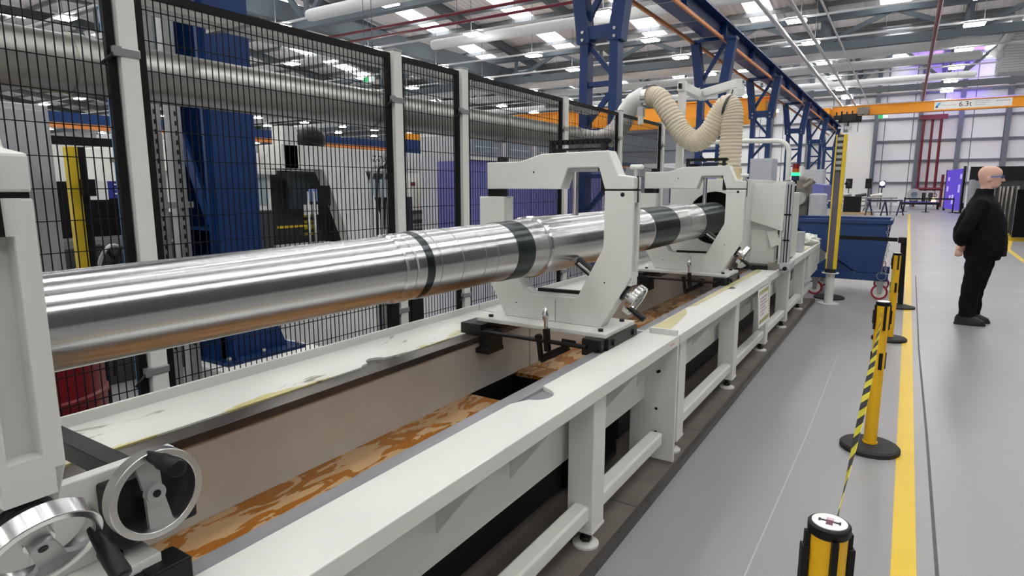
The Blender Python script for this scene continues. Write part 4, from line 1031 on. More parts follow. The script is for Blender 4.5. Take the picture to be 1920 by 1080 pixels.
# ============================================================ END WALL THINGS
t = thing('sprinkler_valve_set', (1.4, 60.5, 0), 'dark red sprinkler valve manifold with risers against the end wall', 'valve set')
for x in (.73, 1.316, 1.895): MB().cyl((x, 61.2, 1.3), (x, 61.2, 7.3), .09, n=12).build('riser', pipered, t)
MB().cyl((.5, 61.2, 1.45), (2.5, 61.2, 1.45), .12, n=12).build('header', pipered, t)
MB().cyl((.6, 61.2, 0), (.6, 61.2, 1.4), .08, n=10).build('leg_pipe', pipered, t); MB().cyl((2.4, 61.2, 0), (2.4, 61.2, 2.6), .1, n=10).build('leg_pipe', pipered, t)
MB().box(.4, 2.3, 61.0, 61.4, 7.0, 7.35).build('top_header', pipered, t)
for x in (1.7, 1.95): MB().ring((x, 61.0, .95), (0, 1, 0), .13, .18, -.03, .03, 16).build('valve_wheel', pipered, t)
t = thing('display_engine', (.95, 54, .0), 'grey-blue engine part shown on a low black display table near the end wall', 'display')
MB().box(-.35, 2.1, 53.3, 54.7, .35, .5).build('table_top', black, t)
for x, y in ((-.2, 53.4), (2.0, 53.4), (-.2, 54.6), (2.0, 54.6)): MB().cyl((x, y, 0), (x, y, .35), .05, n=8).build('table_leg', black, t)
MB().box(-.3, 2.0, 53.35, 54.6, .5, .56).build('purple_cloth', mat('display_purple', (120, 110, 190), .5), t)
MB().cyl((.5, 53.6, 1.05), (.5, 54.4, 1.05), .42, n=20).build('casing', mat('engine_grey', (130, 146, 160), .4, .3), t)
MB().ring((.5, 53.55, 1.05), (0, -1, 0), .2, .44, 0, .1, 20).build('flange', castalu, t)
MB().box(.25, .75, 53.7, 54.3, .56, .75).build('cradle', darkgrey, t)
for x in (1.1, 1.5): MB().cyl((x, 54, .56), (x, 54, 1.2), .12, n=12).build('pump_body', darkgrey, t)
MB().prism([(1.55, .56), (1.85, .56), (1.75, .85), (1.62, .85)], 'y', 53.5, 53.6).build('warm_lamp', emit('warm_display_lamp', (255, 225, 160), 2.5), t)
t = thing('display_screen', (2.6, 48, 0), 'tall glowing purple display screen angled beside the dark booth', 'screen')
scr = emit('screen_purple', (110, 86, 214), .9)
def slab(p, q, z0, z1, th, name, m, par):
    p = Vector(p); q = Vector(q); d = (q-p).normalized(); nn = Vector((d.y, -d.x))*th
    v = [(a.x, a.y, z) for z in (z0, z1) for a in (p, q, q+nn, p+nn)]
    return MB().add(v, [(0, 1, 2, 3), (4, 7, 6, 5), (0, 4, 5, 1), (1, 5, 6, 2), (2, 6, 7, 3), (3, 7, 4, 0)]).build(name, m, par)
slab((2.25, 52.6), (2.92, 47.0), .15, 2.72, -.06, 'screen_face', scr, t)
sw = emit('screen_highlight', (186, 170, 245), 1.1)
for k_, (u, z, h) in enumerate(((.12, 1.3, .35), (.3, .8, .25), (.75, 1.25, .5), (.8, 2.1, .3), (.45, .5, .6), (.15, 2.0, .25))):
    p = Vector((2.25, 52.6)); q = Vector((2.92, 47.0)); a = p+(q-p)*u; c = p+(q-p)*(u+.1)
    slab((a.x-.012, a.y), (c.x-.012, c.y), z, z+h, -.008, 'screen_highlight', sw, t)
slab((2.93, 47.0), (2.97, 46.7), 0, 2.85, .1, 'frame_upright', black, t); slab((2.33, 52.6), (2.37, 52.4), 0, 2.75, .1, 'frame_upright', black, t)
MB().box(2.6, 3.3, 46.4, 47.0, 0, .06).build('foot', black, t)
# purple uplighters beside the screen
def uplight(x, y, label):
    t = thing('stage_uplighter', (x, y, 0), label, 'stage light')
    MB().cyl((x, y, 0), (x, y, .12), .16, n=14).build('base', black, t); MB().cyl((x, y, .12), (x, y, .42), .13, .15, n=16).build('lamp_head', black, t)
    MB().cyl((x, y, .42), (x, y, .425), .12, n=16).build('lens', emit('uplight_lens', (120, 80, 255), 6), t)
    ld = bpy.data.lights.new('uplight', 'SPOT'); ld.energy = 12000; ld.color = (.28, .14, 1); ld.spot_size = R(46); ld.spot_blend = .8; ld.shadow_soft_size = .12
    lo = bpy.data.objects.new('uplight_beam', ld); C.objects.link(lo); lo.location = (0, 0, .45); lo.rotation_euler = (R(180-12), R(-6), 0); lo.parent = t
uplight(4.4, 54.5, 'purple stage uplighter on the floor right of the purple screen')
uplight(3.6, 57.5, 'purple stage uplighter on the floor behind the purple screen')
t = thing('exhibition_booth', (5, 44, 0), 'dark exhibition booth with grey panel behind the man', 'booth')
MB().box(3.05, 7.2, 45.0, 45.2, 0, 2.55).build('back_panel', darkgrey, t); MB().box(3.05, 7.2, 44.9, 45.05, 2.0, 2.75).build('fascia', black, t)
MB().box(3.05, 3.2, 43.2, 45, 0, 2.0).build('side_panel', grey, t); MB().box(3.25, 4.3, 44.85, 44.95, 0, 1.95).build('grey_panel', grey, t); MB().box(6.0, 7.0, 44.8, 44.95, .8, 2.1).build('white_panel', cream, t)
MB().box(5.7, 6.4, 44.0, 44.6, .9, 1.0).build('yellow_shelf', yellow2, t); MB().box(5.9, 6.2, 44.2, 44.4, 0, .9).build('shelf_post', yellow2, t)
t = thing('black_screen_wall', (3.6, 24, 0), 'row of black cloth screens with yellow feet behind the man at right edge', 'screens')
for i in range(5):
    y = 23.2+2.0*i; x = 2.75+.1*i
    slab((x, y), (x+.13, y+1.9), .12, 1.55, .04, 'screen_cloth', cloth, t); MB().box(x-.12, x+.3, y-.05, y+.03, 0, .1).build('yellow_foot', yellow2, t)
    MB().cyl((x, y, .05), (x, y, 1.6), .03, n=8).build('screen_post', brownmetal, t)
MB().box(2.72, 5.6, 23.0, 23.06, .12, 1.5).build('screen_cloth', cloth, t)
# safety rails by the end wall at right
t = thing('guard_rail', (7, 52, 0), 'yellow and grey guard rails in front of the end wall at right', 'guard rail')
for z in (1.0, 1.6, 2.2, 2.9): MB().cyl((5.2, 54, z), (11.5, 54, z), .03, n=6).build('rail', zinc, t)
for x in (5.3, 6.4, 7.5, 8.6, 9.7): MB().cyl((x, 54, 0), (x, 54, 3.0), .04, n=6).build('rail_post', (zinc, yellow2)[int(x) % 2], t)
# speakers, amplifier case, white screen, trestles with bars
t = thing('white_projection_panel', (-3.7, 56, 0), 'tall plain white panel standing before the end wall', 'panel')
MB().box(-6.4, -2.75, 60.6, 60.7, .1, 6.2).build('panel_face', cream, t); MB().box(-2.75, -2.6, 60.5, 60.7, 0, 6.4).build('panel_post', wallsteel, t); MB().box(-6.5, -6.4, 60.5, 60.7, 0, 6.4).build('panel_post', wallsteel, t)
def speaker(x, y, label):
    t = thing('loudspeaker', (x, y, 0), label, 'loudspeaker', 'loudspeakers on stands')
    MB().cyl((x, y, .3), (x, y, 1.5), .03, n=8).build('stand_pole', black, t)
    for a in range(3): MB().bar((x, y, .5), (x+.4*math.cos(a*2.1), y+.4*math.sin(a*2.1), .02), .03, .03).build('stand_leg', black, t)
    MB().box(x-.19, x+.19, y-.17, y+.17, 1.5, 2.15).build('cabinet', black, t, .02); MB().cyl((x, y-.172, 1.72), (x, y-.176, 1.72), .13, n=16).build('grille', rubber, t)
speaker(-3.3, 47.6, 'black loudspeaker on a stand left of the other, by the yellow guard column'); speaker(-2.15, 47.6, 'black loudspeaker on a stand nearer the bright spotlight')
t = thing('stage_spotlight', (-1.85, 52, 0), 'small stage spotlight shining white beside the right loudspeaker', 'spotlight')
MB().cyl((-1.5, 52, 0), (-1.5, 52, 1.75), .04, n=8).build('stand', black, t); MB().box(-1.68, -1.32, 51.9, 52.1, 1.55, 2.05).build('housing', navy, t, .02)
MB().cyl((-1.5, 51.9, 1.85), (-1.5, 51.88, 1.85), .15, n=18).build('lens', emit('spot_lens', (240, 245, 255), 14), t)
t = thing('flight_case', (-2.7, 42, 0), 'black flight case on a pale pallet behind the blue skip', 'case')
MB().box(-3.1, -2.2, 41.6, 42.3, .12, 1.05).build('case', black, t, .02); MB().box(-3.3, -1.5, 41.3, 42.5, 0, .12).build('pallet', wood, t)
t = thing('bar_stock_rack', (-2, 40, 0), 'low grey bar-stock rack with bundles behind the trestles', 'rack')
for z in (.75, .95): MB().cyl((-5, 43.2, z), (-.4, 43.2, z), .05, n=8).build('bar', galv, t)
for x in (-4.6, -3.4, -2.0, -.7): MB().box(x-.05, x+.05, 43.1, 43.3, 0, 1.0).build('rack_leg', grey, t)
for i in range(4): MB().cyl((-4.2+.8*i, 43.0, 1.05), (-3.6+.8*i, 43.0, 1.15), .09, n=8).build('bundle', (black, galv, darkgrey, cream)[i], t)
def trestle(x, y, label):
    t = thing('trestle', (x, y, 0), label, 'trestle', 'blue trestles on the floor')
    MB().box(x-.06, x+.9, y-.05, y+.05, .80, .88).build('top_rail', navy, t)
    for xx in (x+.05, x+.8):
        for s_ in (-1, 1): MB().bar((xx, y, .82), (xx+s_*.16, y+s_*.25, .01), .05, .05).build('leg', navy, t)
    MB().bar((x-.1, y-.24, .2), (x+.95, y-.24, .2), .04, .04).build('cross_bar', navy, t)
    return t
trestle(-1.75, 40.4, 'blue steel trestle left of its neighbour behind the blue skip'); trestle(-1.0, 41.0, 'blue steel trestle right of its neighbour, nearest the yellow line')
trestle(-3.9, 30, 'blue steel trestle seen between machine head and guard column')
bz = thing('rope_barrier', (0, 47.5, 0), 'low black rope barrier in front of the display table', 'barrier')
for x in (-.05, 1.15, 2.55): 
    MB().cyl((x, 47.5, 0), (x, 47.5, .95), .035, n=8).build('barrier_post', black, bz); MB().cyl((x, 47.5, 0), (x, 47.5, .03), .22, n=14).build('barrier_base', black, bz)
MB().box(-.05, 2.55, 47.48, 47.52, .80, .90).build('barrier_tape', black, bz)
# machines between headstock and far wall
t = thing('drill_head_machine', (-1.7, 13, 0), 'oily grey drilling machine head beyond the bed end', 'machine head')
MB().box(-2.3, -1.3, 13.0, 14.2, 0, 1.0).build('base', darkgrey, t, .02); MB().box(-1.85, -1.55, 12.9, 13.4, 1.0, 1.75).build('head_casting', brownmetal, t, .04)
MB().box(-1.53, -1.27, 12.8, 13.3, 1.0, 1.44).build('gear_cover', lgrey, t, .03); MB().cyl((-1.7, 12.7, 1.35), (-1.7, 12.9, 1.35), .12, n=18).build('spindle', castalu, t)
MB().cyl((-1.62, 12.75, 1.55), (-1.45, 12.75, 1.68), .05, n=12).build('motor', brownmetal, t); MB().box(-2.0, -1.55, 12.7, 13.0, .75, 1.02).build('table', black, t, .02)
MB().box(-1.9, -1.7, 12.95, 13.3, 1.75, 1.95).build('terminal_box', cream, t, .02)
t = thing('purple_cover', (-1.6, 16, 0), 'purple sheet-metal machine cover behind the grey drilling head', 'cover')
MB().prism([(-2.3, 1.3), (-1.6, 1.25), (-1.6, 1.62), (-2.2, 1.70), (-2.3, 1.68)], 'y', 16, 17.5).build('cover_shell', purple, t, .02); MB().box(-2.2, -1.65, 16.1, 17.4, 0, 1.3).build('cabinet', purple, t, .02)
t = thing('control_cabinet', (-3.0, 16, 0), 'tall pale grey control cabinet rising behind the headstock', 'cabinet')
MB().box(-3.28, -2.75, 16, 16.6, .1, 2.25).build('body', lgrey, t, .01); MB().box(-3.26, -2.77, 15.985, 16, .15, 2.2).build('door', lgrey, t, .004); MB().box(-2.82, -2.80, 15.97, 15.985, 1.2, 1.35).build('door_handle', black, t); MB().box(-3.26, -2.77, 16.02, 16.58, 0, .1).build('plinth', darkgrey, t)
t = thing('control_cabinet', (-1.9, 18, 0), 'pale grey control cabinet beside the fourth lattice column', 'cabinet')
MB().box(-2.62, -1.95, 19, 19.6, .1, 2.05).build('body', lgrey, t, .01); MB().box(-2.6, -1.97, 18.985, 19, .15, 2.0).build('door', lgrey, t, .004); MB().box(-2.35, -2.25, 18.97, 18.985, 1.72, 1.76).build('door_handle', black, t); MB().box(-2.6, -1.97, 19.02, 19.58, 0, .1).build('plinth', darkgrey, t)
t = thing('purple_machine_hood', (-2.6, 10.5, 0), 'low purple machine hood with blue seat-like cover behind the headstock', 'machine hood')
MB().prism([(-3.1, 1.55), (-2.0, 1.50), (-2.0, 1.62), (-2.6, 1.70), (-3.1, 1.72)], 'y', 10.5, 11.4).build('hood', purple, t, .02); MB().box(-3.1, -2.0, 10.5, 11.4, 0, 1.52).build('lower_cabinet', lgrey, t, .02); MB().box(-2.95, -2.55, 10.6, 10.9, 1.68, 1.98).build('blue_cover', navy, t, .04)

# ============================================================ SKIP, STANCHIONS, GUARD COLUMN
sk = thing('tipping_skip', (-.65, 10.4, 0), 'blue steel tipping skip on castors behind the machine bed end', 'skip')
y0, y1 = 9.9, 10.9
th = .012
side = [(-1.42, 1.06), (-.135, 1.06), (-.21, .36), (-.50, .36), (-.95, .66)]
MB().prism(side, 'y', y0, y0+th).build('side_wall', skipblue, sk); MB().prism(side, 'y', y1-th, y1).build('side_wall', skipblue, sk)
for (a, b_) in zip(side[1:], side[2:]+side[:1]):
    v = []
    for yy in (y0, y1):
        v += [(a[0], yy, a[1]), (b_[0], yy, b_[1]), (b_[0]+.004, yy, b_[1]+th), (a[0]-.004, yy, a[1]+th)]
    if a[1] < 1.05 or b_[1] < 1.05:
        MB().add(v, [(0, 1, 2, 3), (4, 7, 6, 5), (0, 4, 5, 1), (1, 5, 6, 2), (2, 6, 7, 3), (3, 7, 4, 0)]).build('shell_plate', skipblue, sk)
MB().box(-1.44, -.115, y0-.025, y0+.015, 1.055, 1.11).build('rim', skipblue, sk, .004); MB().box(-1.44, -.115, y1-.015, y1+.025, 1.055, 1.11).build('rim', skipblue, sk, .004)
MB().box(-.155, -.115, y0, y1, 1.055, 1.11).build('rim', skipblue, sk, .004); MB().box(-1.44, -1.40, y0, y1, 1.055, 1.11).build('rim', skipblue, sk, .004)
MB().box(-1.15, -.11, y0-.02, y0+.06, .262, .365).build('chassis_rail', skipblue, sk, .004); MB().box(-1.15, -.11, y1-.06, y1+.02, .262, .365).build('chassis_rail', skipblue, sk, .004)
MB().box(-1.15, -1.05, y0, y1, .27, .36).build('cross_member', skipblue, sk); MB().box(-.3, -.2, y0, y1, .27, .36).build('cross_member', skipblue, sk)
MB().prism([(-1.1, .365), (-.85, .58), (-.78, .56), (-.55, .365)], 'y', y0+.02, y0+.05).build('cradle', skipblue, sk)
MB().cyl((-.80, y0-.03, .545), (-.80, y0+.02, .545), .03, n=14).build('pivot', navy, sk)
crub = mat('castor_red', (150, 24, 44), .5)
for x, y in ((-1.02, y0+.04), (-.20, y0+.04), (-1.02, y1-.04), (-.20, y1-.04)):
    c = MB().box(x-.06, x+.06, y-.05, y+.05, .24, .262).build('castor_plate', zinc, sk)
    for s_ in (-1, 1): MB().prism([(x-.045, .245), (x+.045, .245), (x+.025, .08), (x-.025, .08)], 'y', y+s_*.03-.003, y+s_*.03+.003).build('castor_fork', zinc, c)
    MB().ring((x, y, .105), (0, 1, 0), .080, .105, -.022, .022, 28).build('castor_tyre', crub, c)
    MB().cyl((x, y-.020, .105), (x, y+.020, .105), .081, n=28).build('castor_wheel', cream, c)
    MB().cyl((x, y-.04, .105), (x, y+.04, .105), .014, n=10).build('castor_axle', zinc, c)
# chain with ring hanging at the skip corner
ch = thing('hanging_chain', (-.13, 9.85, .4), 'steel chain hanging at the right corner of the blue skip', 'chain')
for i in range(16):
    z = 1.03-.042*i; d = (1, 0, 0) if i % 2 else (0, 1, 0)
    MB().ring((-.155-.012*math.sin(i*.7), 9.86, z), d, .012, .020, -.004, .004, 10).build('chain_link', zinc, ch)
MB().ring((-.19, 9.85, .34), (.2, 1, 0), .055, .062, -.003, .003, 20).build('ring', zinc, ch)
MB().ring((-.17, 9.86, .5), (1, .5, 0), .04, .046, -.003, .003, 16).build('ring', pipered, ch)
# guard column
gc = thing('guard_column', (-.765, 9.2, 0), 'tall yellow-edged guard column on a white pedestal before the skip', 'guard column')
MB().cyl((-.765, 9.2, 0), (-.765, 9.2, .012), .13, n=28).build('floor_flange', white2, gc); MB().cyl((-.765, 9.2, .012), (-.765, 9.2, .415), .055, n=24).build('pedestal', white2, gc)
MB().cyl((-.768, 9.2, .415), (-.768, 9.2, .425), .105, n=28).build('top_flange', white2, gc); MB().cyl((-.768, 9.2, .425), (-.768, 9.2, .475), .07, n=24).build('rubber_collar', rubber, gc)
MB().box(-.83, -.815, 9.165, 9.235, .475, 2.23).build('edge_strip', yellow2, gc); MB().box(-.742, -.70, 9.165, 9.235, .475, 2.23).build('edge_strip', yellow2, gc)
MB().box(-.815, -.742, 9.175, 9.23, .475, 1.75).build('dark_core', mat('guard_core', (92, 88, 100), .35, var=.1), gc)
MB().box(-.815, -.742, 9.185, 9.23, 1.75, 2.23).build('mirror_core', darkgrey, gc)
for i in range(6): MB().box(-.812, -.745, 9.18, 9.186, 1.78+.075*i, 1.82+.075*i).build('mirror_segment', castalu, gc)
MB().cyl((-.68, 9.2, 1.62), (-.64, 9.2, 1.60), .03, n=10).build('side_sensor', black, gc)
bd = thing('rubber_base', (-.86, 9.62, 0), 'black round rubber base on the floor behind the white pedestal', 'base')
MB().lathe([(.0, 0), (.2, 0), (.2, .02), (.17, .035), (.03, .04)], (-.80, 9.68, 0), n=28).build('disc', rubber, bd); MB().cyl((-.80, 9.68, .035), (-.80, 9.68, .06), .03, n=12).build('socket', black, bd)
def stanchion(x, y, label, h=.90):
    t = thing('belt_stanchion', (x, y, 0), label, 'stanchion', 'yellow belt stanchions')
    MB().lathe([(.0, 0), (.16, 0), (.16, .022), (.15, .032), (.05, .04)], (x, y, 0), n=40).build('base', rubber, t)
    MB().cyl((x, y, .035), (x, y, h-.012), .035, n=28).build('tube', yellow, t)
    MB().cyl((x, y, .035), (x, y, .05), .04, n=24).build('tube_collar', yellow, t)
    c = MB().lathe([(.0355, -.02), (.039, -.015), (.039, 0), (.036, .003), (.03, .003)], (x, y, h-.003), n=32).build('cap_ring', black, t)
    MB().cyl((x, y, h-.004), (x, y, h+.0015), .032, n=32).build('cap_disc', paper, c)
    for k_ in range(4):
        a = R(-68+90*k_); dx_, dy_ = math.cos(a), math.sin(a)
        p = Vector((x+dx_*.036, y+dy_*.036, 0))
        MB().bar(p+Vector((0, 0, h-.165)), p+Vector((0, 0, h-.02)), .012, .016, up=(dx_, dy_, 0)).build('belt_slot', black, t)
        if k_ != 0: MB().bar(p*1+Vector((dx_*.006, dy_*.006, h-.13)), p+Vector((dx_*.006, dy_*.006, h-.05)), .022, .014, up=(dx_, dy_, 0)).build('belt_clip', black, t, .002)
        MB().bar(p+Vector((dx_*-.001, dy_*-.001, .50)), p+Vector((dx_*-.001, dy_*-.001, .60)), .02, .012, up=(dx_, dy_, 0)).build('lower_clip', black, t, .003)
    return t
sa = stanchion(-.071, 1.279, 'nearest yellow belt stanchion, white round label on its top, at bottom edge')
stanchion(-.055, 4.10, 'second yellow belt stanchion with whole black round base in view')
stanchion(-.020, 7.29, 'farthest yellow belt stanchion, before the black one')
# printed cap label of the nearest stanchion
for a_, b_, w_, h_, mm in ((0, 0, .012, .03, mat('label_maroon', (96, 50, 66), .6)), (0, 0, .032, .006, black), (0, .010, .011, .010, mat('label_pink', (206, 176, 188), .6))):
    MB().box(-.071-w_/2+a_, -.071+w_/2+a_, 1.279-h_/2+b_, 1.279+h_/2+b_, .9016, .9020+.0002*(b_ > 0)+.0003*(w_ > .03)*0+.0001*(h_ > .02)).build('cap_label_print', mm, sa)
for xx in (-.089, -.053): MB().box(xx-.002, xx+.002, 1.273, 1.285, .9016, .9019).build('cap_label_print', black, sa)
st = thing('black_stanchion', (.06, 9.38, 0), 'black belt stanchion with black belt stretched across the skip', 'stanchion')
MB().lathe([(.0, 0), (.17, 0), (.17, .02), (.05, .05)], (.06, 9.38, 0), n=36).build('base', rubber, st)
MB().cyl((.06, 9.38, .04), (.03, 9.38, .86), .032, n=20).build('tube', black, st); MB().box(-.035, .06, 9.335, 9.425, .845, .92).build('cap', black, st, .01)
MB().bar((-.04, 9.38, .885), (-.70, 9.24, .90), .003, .05, up=(0, 0, 1)).build('belt', black, st)
# hazard belt between nearest and second stanchion (vertical webbing, slightly twisted)
hb = mat('hazard_belt', (214, 204, 30), .5, var=.03)
nt, b, mp, cr = nodes_of(hb)
wv = nt.nodes.new('ShaderNodeTexWave'); wv.wave_type = 'BANDS'; wv.bands_direction = 'DIAGONAL'; wv.inputs['Scale'].default_value = 3.2; wv.inputs['Distortion'].default_value = 0
nt.links.new(nt.nodes['Texture Coordinate'].outputs['Object'], wv.inputs['Vector'])
r2 = nt.nodes.new('ShaderNodeValToRGB'); r2.color_ramp.elements[0].position = .5; r2.color_ramp.elements[1].position = .52
r2.color_ramp.elements[0].color = (.012, .012, .012, 1); r2.color_ramp.elements[1].color = lin((216, 206, 40))+(1,)
nt.links.new(wv.outputs[0], r2.inputs[0]); nt.links.new(r2.outputs[0], b.inputs['Base Color'])
def belt(p, q, label, sag, tw):
    m = MB(); n_ = 60; A = []; B = []
    p = Vector(p); q = Vector(q); d = (q-p).normalized(); s_ = Vector((d.y, -d.x, 0))
    for i in range(n_+1):
        u = i/n_; c = p+(q-p)*u-Vector((0, 0, sag*4*u*(1-u))); a = tw*math.sin(math.pi*u)
        w_ = (Vector((0, 0, 1))*math.cos(a)+s_*math.sin(a))*.024
        A.append(c+w_); B.append(c-w_)
    v = A+B; N = n_+1
    v = [tuple(k_+s_*.0006) for k_ in A+B]+[tuple(k_-s_*.0006) for k_ in A+B]
    F = []
    for i in range(n_):
        F += [(i, i+1, N+i+1, N+i), (2*N+i, 3*N+i, 3*N+i+1, 2*N+i+1), (i, 2*N+i, 2*N+i+1, i+1), (N+i, N+i+1, 3*N+i+1, 3*N+i)]
    o = m.add(v, F).build('hazard_belt', hb); tag(o, label, 'belt', 'striped barrier belts')
belt((-.071+.008, 1.279+.045, .86), (-.06, 4.06, .84), 'black and yellow striped belt from nearest to second stanchion', .06, .55)
belt((-.05, 4.145, .84), (-.025, 7.25, .84), 'black and yellow striped belt from second to farthest stanchion', .05, .3)

# green emergency exit signs under the roof
def exit_sign(x, y, z, label, hang, k=1):
    t = thing('exit_sign', (x, y, z), label, 'exit sign')
    MB().box(x-.32*k, x+.32*k, y-.03, y+.03, z, z+.26*k).build('sign_case', trunk, t)
    MB().box(x-.30*k, x-.02, y-.036, y-.03, z+.02, z+.24*k).build('green_half', emit('exit_green', (60, 190, 110), 1.2), t)
    MB().box(x-.02, x+.30*k, y-.036, y-.03, z+.02, z+.24*k).build('white_half', emit('exit_white', (220, 240, 230), 1.4), t)
    for xx in (x-.25*k, x+.25*k): MB().cyl((xx, y, z+.26*k), (xx, y, hang), .008, n=5).build('hanger_wire', wallsteel, t)
exit_sign(-1.85, 52.2, 6.42, 'small lit green exit sign hanging below the orange crane girder', roofz(52.2)+.02)
exit_sign(-10.5, 10.5, 3.9, 'small lit green exit sign seen through the fence near the second post', roofz(10.5)+.02, .5)
# ============================================================ PERSON
PY = 8.70
def ell(cx_, cy_, z, a, b_, n=24, p=2.0):
    out = []
    for k_ in range(n):
        t_ = 2*math.pi*k_/n; c, s_ = math.cos(t_), math.sin(t_)
        out.append((cx_+a*math.copysign(abs(c)**(2/p), c), cy_+b_*math.copysign(abs(s_)**(2/p), s_), z))
    return out
def remesh(o, v, sm=6):
    r = o.modifiers.new('remesh', 'REMESH'); r.mode = 'VOXEL'; r.voxel_size = v; r.use_smooth_shade = True
    s_ = o.modifiers.new('smooth', 'SMOOTH'); s_.factor = .5; s_.iterations = sm
def folds(o, sc, st):
    tx = bpy.data.textures.new('folds', 'CLOUDS'); tx.noise_scale = sc; tx.noise_depth = 1
    d = o.modifiers.new('folds', 'DISPLACE'); d.texture = tx; d.strength = st; d.mid_level = .5; d.texture_coords = 'LOCAL'
m = MB()
# head
hr = []
for z, xb, xf, hw in ((1.545, .725, .835, .042), (1.562, .705, .862, .055), (1.585, .694, .872, .063), (1.61, .685, .874, .068), (1.64, .675, .876, .073), (1.67, .666, .876, .077), (1.70, .661, .883, .079), (1.725, .663, .880, .077), (1.75, .672, .866, .071), (1.772, .692, .84, .058), (1.786, .725, .80, .036)):
    hr.append(ell((xb+xf)/2, PY, z, (xf-xb)/2, hw, 24, 2.2))
m.loft(hr)
m.loft([[(p[0], p[1], p[2]) for p in ell(.893, PY, 1.618, .016, .016, 12)], [p for p in ell(.898, PY, 1.632, .016, .014, 12)], [p for p in ell(.882, PY, 1.665, .014, .010, 12)]])
for s_ in (-1, 1):
    m.sphere((.762, PY+s_*.078, 1.645), .03, 12, 8, (.7, .35, 1.05))
m.sphere((.872, PY, 1.597), .018, 10, 8, (.7, 1.4, .5))
m.loft([ell(.742, PY, 1.42, .07, .075), ell(.748, PY, 1.50, .062, .062), ell(.765, PY, 1.58, .062, .058)])
# inner torso and limbs (under the clothes)
m.loft([ell(.80, PY, .82, .13, .15), ell(.79, PY, 1.1, .14, .17), ell(.75, PY, 1.36, .11, .17), ell(.742, PY, 1.45, .06, .08)])
for s_ in (-1, 1):
    m.tube([(.79, PY+s_*.09, .86), (.745, PY+s_*.10, .48), (.72, PY+s_*.10, .08)], [.08, .055, .04], 12)
arms = {}
for s_ in (-1, 1):
    A = [(.715, PY+s_*.20, 1.375), (.625, PY+s_*.265, 1.20), (.575, PY+s_*.27, 1.06), (.565, PY+s_*.20, .985), (.575, PY+s_*.10, .93)]
    arms[s_] = A
    m.tube([A[0], A[1], A[2], A[3], A[4], (.582, PY+s_*.06, .905)], [.045, .042, .038, .034, .028, .026], 12)
# hands: palm, four fingers, thumb; near hand clasps the far wrist behind the back
for s_ in (-1, 1):
    z0 = .89 if s_ < 0 else .875
    w0 = Vector((.582-.012*s_, PY+s_*.055, z0)); d = Vector((0, -s_*.8, -.6)).normalized(); u = Vector((1, 0, 0)); nrm = d.cross(u)
    m.tube([w0-d*.02, w0+d*.03, w0+d*.07], [.026, .034, .034], 10)
    for k_, L in enumerate((.062, .072, .068, .052)):
        b0 = w0+d*.075+u*(-.030+.020*k_)
        m.tube([b0-d*.02, b0+d*L*.45+nrm*.004, b0+d*L*.75-nrm*.014, b0+d*L*.8-nrm*.034], [.0095, .0092, .0088, .0078], 8)
    t0 = w0+d*.02+u*.032
    m.tube([t0-u*.012, t0+u*.016+d*.022, t0+u*.020+d*.046-nrm*.01], [.0115, .0108, .009], 8)
pb = m.build('person', skin)
pb.location = (0, 0, 0)
remesh(pb, .0065, 4)
tag(pb, 'bald man in dark workwear and safety glasses standing with hands behind his back', 'person')
ORIG[pb.name] = Vector((0, 0, 0))
# jacket
m = MB()
m.loft([ell(.815, PY, .80, .19, .21, 28, 2.4), ell(.815, PY, .86, .19, .215, 28, 2.4), ell(.805, PY, .95, .193, .225, 28, 2.4), ell(.795, PY, 1.05, .193, .232, 28, 2.4), ell(.783, PY, 1.17, .19, .235, 28, 2.4), ell(.762, PY, 1.28, .172, .234, 28, 2.3), ell(.742, PY, 1.37, .148, .222, 28, 2.2), ell(.735, PY, 1.43, .11, .16, 28, 2.0), ell(.74, PY, 1.475, .088, .098, 28, 2.0), ell(.75, PY, 1.54, .084, .086, 28, 2.0)])
for s_ in (-1, 1):
    A = arms[s_]
    m.tube([(.73, PY+s_*.14, 1.385), A[0], A[1], A[2], A[3], A[4]], [.07, .088, .078, .070, .062, .05], 16)
jk = m.build('jacket', cloth, pb); remesh(jk, .011, 5); folds(jk, .09, .020)
m = MB()
m.loft([ell(.80, PY, .90, .175, .195, 24, 2.2), ell(.79, PY, .82, .178, .20, 24, 2.2), ell(.785, PY, .75, .165, .195, 24, 2.2)])
for s_ in (-1, 1):
    o_ = .03*s_
    m.tube([(.785+o_*.3, PY+s_*.09, .84), (.775+o_, PY+s_*.10, .68), (.75+o_, PY+s_*.105, .48), (.735+o_, PY+s_*.105, .28), (.735+o_, PY+s_*.105, .10)], [.125, .115, .094, .086, .084], 18)
tr = m.build('trousers', trouser, pb); remesh(tr, .011, 5); folds(tr, .10, .022)
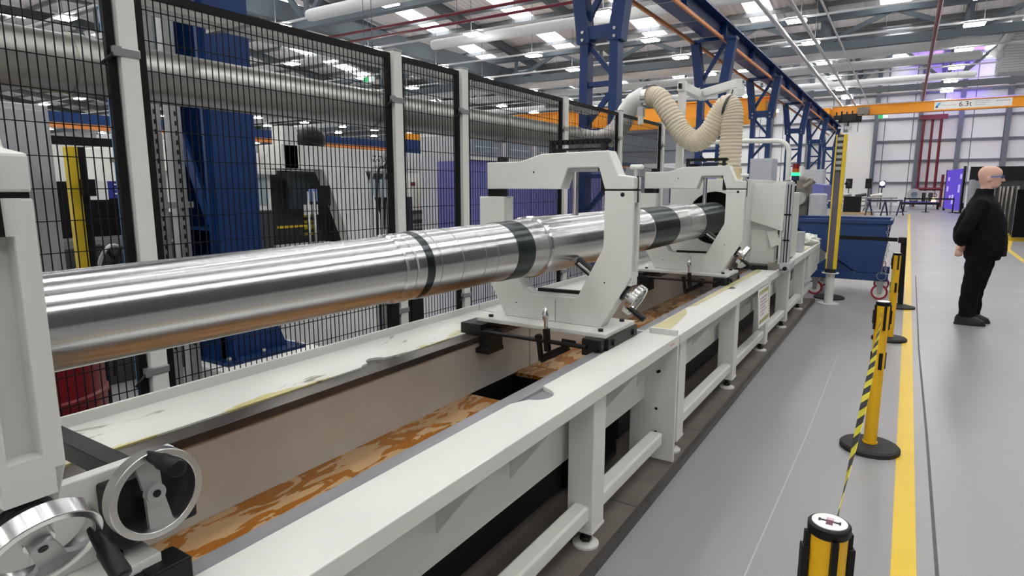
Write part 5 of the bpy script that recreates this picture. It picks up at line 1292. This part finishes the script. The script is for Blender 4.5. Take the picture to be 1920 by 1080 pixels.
for s_ in (-1, 1):
    o_ = .03*s_+.0; yy = PY+s_*.105
    m = MB()
    m.loft([[(x, y, .0) for x, y, _ in ell(.77+o_, yy, 0, .145, .05, 20, 2.6)], [(x, y, .03) for x, y, _ in ell(.77+o_, yy, 0, .145, .05, 20, 2.6)],
            [(x, y, .06+.02*(x < .75+o_)) for x, y, _ in ell(.762+o_, yy, 0, .135, .045, 20, 2.4)], [(x, y, .115) for x, y, _ in ell(.715+o_, yy, 0, .07, .04, 20, 2)]])
    m.build('shoe', shoe, pb)
    m = MB(); m.loft([ell(.77+o_, yy, .001, .15, .053, 20, 2.6), ell(.77+o_, yy, .02, .15, .053, 20, 2.6)]); m.build('shoe_sole', rubber, pb)
gl = mat('glasses_blue', (40, 110, 200), .3)
g = MB()
for s_ in (-1, 1):
    g.bar((.765, PY+s_*.081, 1.668), (.868, PY+s_*.074, 1.672), .004, .010, up=(0, 0, 1))
g.tube([(.868, PY-.074, 1.676), (.889, PY-.05, 1.678), (.898, PY, 1.676), (.889, PY+.05, 1.678), (.868, PY+.074, 1.676)], .0035, 6)
gs = g.build('safety_glasses', gl, pb)
lensm = bpy.data.materials.new('clear_lens'); lensm.use_nodes = True
bb = lensm.node_tree.nodes['Principled BSDF']; bb.inputs['Transmission Weight'].default_value = .9; bb.inputs['Roughness'].default_value = .05; bb.inputs['Base Color'].default_value = (.85, .9, .95, 1)
for s_ in (-1, 1):
    MB().loft([[(.872, PY+s_*.07, 1.676), (.893, PY+s_*.04, 1.677), (.896, PY+s_*.012, 1.676)], [(.870, PY+s_*.066, 1.652), (.888, PY+s_*.04, 1.645), (.892, PY+s_*.014, 1.652)]], True, False).build('lens', lensm, gs)
for s_ in (-1, 1): MB().sphere((.868, PY+s_*.033, 1.668), .012, 10, 8).build('eye', mat('eye_dark', (60, 50, 46), .3), pb)
MB().sphere((.874, PY, 1.606), .02, 10, 8, (.5, 1.1, .16)).build('mouth', mat('lip', (160, 96, 90), .5), pb)
st_ = mat('stubble', (130, 108, 98), .7, var=.3, scale=60)
MB().loft([ell(.868, PY, 1.612, .012, .022, 12), ell(.870, PY, 1.618, .010, .026, 12)]).build('moustache', st_, pb)
MB().loft([ell(.858, PY, 1.560, .012, .025, 12), ell(.866, PY, 1.585, .011, .022, 12)]).build('goatee', st_, pb)
MB().box(.925, .93, PY-.14, PY-.10, 1.27, 1.275).build('chest_logo', paper, jk)
